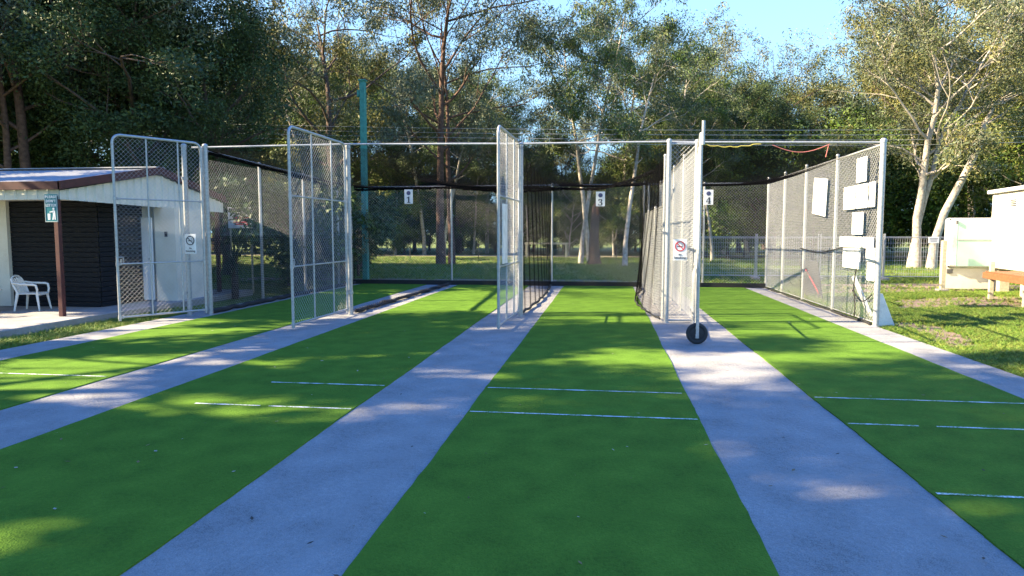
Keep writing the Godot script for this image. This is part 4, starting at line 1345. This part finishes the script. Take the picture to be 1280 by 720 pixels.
func tuft(sd: int, hgt: float, blades: int) -> ArrayMesh:
	var r := RandomNumberGenerator.new()
	r.seed = sd
	var b := MB.new()
	for i in blades:
		var an := r.randf() * TAU
		var o := Vector3(r.randfn() * 0.022, 0, r.randfn() * 0.022)
		var s := Vector3(cos(an), 0, sin(an)) * 0.0035
		var l := Vector3(r.randfn() * 0.5, 1.0, r.randfn() * 0.5) * hgt * r.randf_range(0.5, 1.1)
		var mid := o + l * 0.55
		var tip := o + l + Vector3(l.x, -0.25 * absf(l.x + l.z), l.z) * 0.5
		b.col = Color(1, 1, 1) * r.randf_range(0.7, 1.2)
		b.quad(o - s, o + s, mid + s * 0.8, mid - s * 0.8)
		b.tri(mid - s * 0.8, mid + s * 0.8, tip)
	return b.mesh()

func grass_field(called: String, label: String, me: Mesh, spots: Array, cols: Array, s0: float, s1: float) -> void:
	var mm := MultiMesh.new()
	mm.transform_format = MultiMesh.TRANSFORM_3D
	mm.use_colors = true
	mm.mesh = me
	mm.instance_count = spots.size()
	for i in spots.size():
		var p: Vector2 = spots[i]
		var s := rng.randf_range(s0, s1)
		mm.set_instance_transform(i, Transform3D(Basis(Vector3.UP, rng.randf() * TAU).scaled(Vector3(s, s * rng.randf_range(0.7, 1.2), s)), Vector3(p.x, -0.05, p.y)))
		mm.set_instance_color(i, cols[rng.randi() % cols.size()] * rng.randf_range(0.75, 1.25))
	var o := MultiMeshInstance3D.new()
	o.name = numbered(called)
	o.multimesh = mm
	o.material_override = M.blade
	add_child(o)
	tag(o, label, "grass")
	o.set_meta("kind", "stuff")

func build_grass() -> void:
	var t1 := tuft(1, 0.075, 9)
	var fn := FastNoiseLite.new()
	fn.seed = 8
	fn.frequency = 0.5
	var fresh := [Color(0.12, 0.22, 0.016), Color(0.15, 0.245, 0.018), Color(0.09, 0.17, 0.013), Color(0.21, 0.235, 0.035)]
	var spots := []
	while spots.size() < 42000:
		var x := rng.randf_range(4.76, 15.0)
		var z := rng.randf_range(-22.5, -6.0)
		if x > -z * 0.6 + 0.8: continue
		if fn.get_noise_2d(x * 2.0, z * 2.0) < -0.32 and rng.randf() < 0.8: continue
		if in_dirt(x, z) and rng.randf() < 0.94: continue
		spots.append(Vector2(x, z))
	grass_field("lawn_grass", "sunlit lawn grass growing right of the nets", t1, spots, fresh, 0.7, 1.25)
	spots = []
	while spots.size() < 5000:
		var x := rng.randf_range(-9.38, -8.42)
		var z := rng.randf_range(-14.0, -5.0)
		spots.append(Vector2(x, z))
	grass_field("verge_grass", "shaded grass verge between the concrete and the shed slab", t1, spots, fresh, 0.6, 1.2)
	spots = []
	while spots.size() < 30000:
		var z := -21.4 - pow(rng.randf(), 1.6) * 24.0
		var x := rng.randf_range(z * 0.75, -z * 0.6)
		if fn.get_noise_2d(x * 1.2, z * 1.2) < -0.1 and rng.randf() < 0.85: continue
		if in_dirt(x, z) and rng.randf() < 0.9: continue
		spots.append(Vector2(x, z))
	grass_field("far_lawn_grass", "patchy lawn grass on the far side of the rear fence", t1, spots, fresh, 0.9, 1.9)
	spots = []
	while spots.size() < 260:
		spots.append(Vector2(4.80 + absf(rng.randfn()) * 0.12, rng.randf_range(-20.8, -13.0)))
	grass_field("fence_weeds", "taller weeds growing along the foot of the side fence", tuft(4, 0.2, 14), spots, fresh, 0.6, 1.5)

# ---------------------------------------------------------------- small things
func build_small() -> void:
	var b := MB.new()
	# green pole
	var p := thing("green_pole", "tall teal green steel pole standing behind the first lane", "pole", Vector3(-8.05, -0.05, -22.5))
	b = MB.new()
	b.cbox(Vector3(0, 3.35, 0), Vector3(0.19, 6.7, 0.19), 0.02)
	part(b, "shaft", M.greenpaint, p)
	b = MB.new()
	b.cbox(Vector3(0, 6.72, 0), Vector3(0.25, 0.05, 0.25), 0.01)
	part(b, "cap", M.greenpaint, p)
	b = MB.new()
	b.cbox(Vector3(-0.15, 6.3, 0), Vector3(0.08, 0.22, 0.14), 0.01)
	part(b, "bracket", M.greenpaint, p)
	# notice board behind the spiky plant
	var s := thing("notice_board", "weathered white notice board with red and dark print behind the spiky plant", "sign", Vector3(-10.1, 0, -18.1))
	s.scale = Vector3(0.86, 0.93, 0.86)
	b = MB.new()
	b.cbox(Vector3(0, 2.2, 0), Vector3(0.82, 0.62, 0.02), 0.004)
	part(b, "board", M.white, s)
	for sx in [-0.36, 0.36]:
		b = MB.new()
		b.cbox(Vector3(sx, 1.2, -0.04), Vector3(0.05, 2.5, 0.05), 0.005)
		part(b, "post", M.oldtimber, s)
	b = MB.new()
	b.box(Vector3(0, 2.44, 0.013), Vector3(0.74, 0.09, 0.004))
	for i in 2:
		b.box(Vector3(-0.02, 2.32 - i * 0.07, 0.013), Vector3(0.6 - 0.25 * i, 0.03, 0.004))
	part(b, "heading_print", M.cable, s)
	b = MB.new()
	for i in 4:
		b.box(Vector3(0.05, 2.2 - i * 0.065, 0.013), Vector3(0.55 - 0.08 * (i % 2), 0.035, 0.004))
	part(b, "body_print", M.red, s)
	# overhead wires
	for k in 4:
		b = MB.new()
		var pts := []
		for i in 41:
			var t := i / 40.0
			var x := lerpf(-30.0, 62.0, t)
			pts.append(Vector3(x, 5.95 + 0.28 * k + 0.9 * pow(2.0 * t - 1.0, 2.0) - 0.35 + 0.012 * absf(x - 14.0), -34.0 - 0.35 * k))
		b.tube(pts, [0.012], 4)
		tag(part(b, "overhead_wire", M.galv, self), ["lowest of the four overhead wires crossing in front of the trees", "second lowest of the four overhead wires crossing in front of the trees", "third of the four overhead wires counted from the lowest", "highest of the four overhead wires crossing in front of the trees"][k], "wire", "overhead wires")
	# pale pole in the far clearing
	b = MB.new()
	b.tube([Vector3(-9.2, -0.1, -53.5), Vector3(-9.15, 6.4, -53.5)], [0.16, 0.12], 8)
	tag(part(b, "timber_pole", M.bark_pale, self), "thin pale timber pole standing beyond the gravel track", "pole")
	# low rail by the track
	var lr := thing("park_rail", "low timber rail on two posts on the far lawn", "rail", Vector3(-5.2, -0.05, -45.0))
	b = MB.new()
	b.cbox(Vector3(1.4, 0.95, 0), Vector3(2.9, 0.12, 0.1), 0.01)
	part(b, "rail", M.oldtimber, lr)
	for sx in [0.1, 2.7]:
		b = MB.new()
		b.cbox(Vector3(sx, 0.44, 0.0), Vector3(0.14, 0.9, 0.14), 0.01)
		part(b, "post", M.oldtimber, lr)
	# far wire fence with dark posts
	for k in 12:
		var fp := thing("fence_picket", "short dark steel post of the low wire fence on the far lawn", "post", Vector3(-14.0 + k * 2.1, -0.05, -41.0 - 0.25 * k), 0, "low fence posts")
		b = MB.new()
		b.bar(Vector3.ZERO, Vector3(0, 1.0, 0), 0.025, 6)
		part(b, "shaft", M.black, fp)
	# ropes trailing from the cross pipe
	b = MB.new()
	var pts2 := []
	for i in 16:
		var t := i / 15.0
		pts2.append(Vector3(1.7 + 1.0 * t, 3.2 - 0.05 * sin(t * PI) + 0.01 * sin(i * 2.0), -12.74))
	b.tube(pts2, [0.008], 5)
	tag(part(b, "yellow_rope", M.yellowrope, self), "yellow rope wound along the cross pipe near the wheeled gate", "rope")
	b = MB.new()
	pts2 = []
	for i in 16:
		var t := i / 15.0
		pts2.append(Vector3(2.9 + 0.95 * t, 3.17 - 0.13 * sin(t * PI), -12.74))
	for i in 5:
		pts2.append(Vector3(3.83 - 0.01 * i, 3.15 - 0.05 * i, -12.74))
	b.tube(pts2, [0.007], 5)
	tag(part(b, "pink_cord", M.pinkrope, self), "faded pink cord drooping from the cross pipe over the fourth lane", "cord")
	# leaf litter and grit on the lanes
	var v := PackedVector3Array()
	b = MB.new()
	for i in 320:
		var z := -2.5 - pow(rng.randf(), 1.2) * 17.0
		var x := rng.randf_range(-8.0, 4.6)
		var a := rng.randf() * TAU
		var l := rng.randf_range(0.008, 0.028)
		var w := l * rng.randf_range(0.25, 0.5)
		var d := Vector3(cos(a), rng.randf_range(-0.05, 0.2), sin(a)) * l
		var sd := Vector3(-sin(a), rng.randf_range(-0.2, 0.2), cos(a)) * w
		var o := Vector3(x, 0.019, z)
		b.col = [Color(0.10, 0.06, 0.03), Color(0.2, 0.13, 0.06), Color(0.04, 0.03, 0.02), Color(0.4, 0.36, 0.3)][rng.randi() % 4]
		b.quad(o - d, o + sd, o + d, o - sd)
	var lt := part(b, "leaf_litter", M.blade, self)
	lt.set_meta("kind", "stuff")
	tag(lt, "dry leaves and grit scattered over the lanes", "leaf litter")
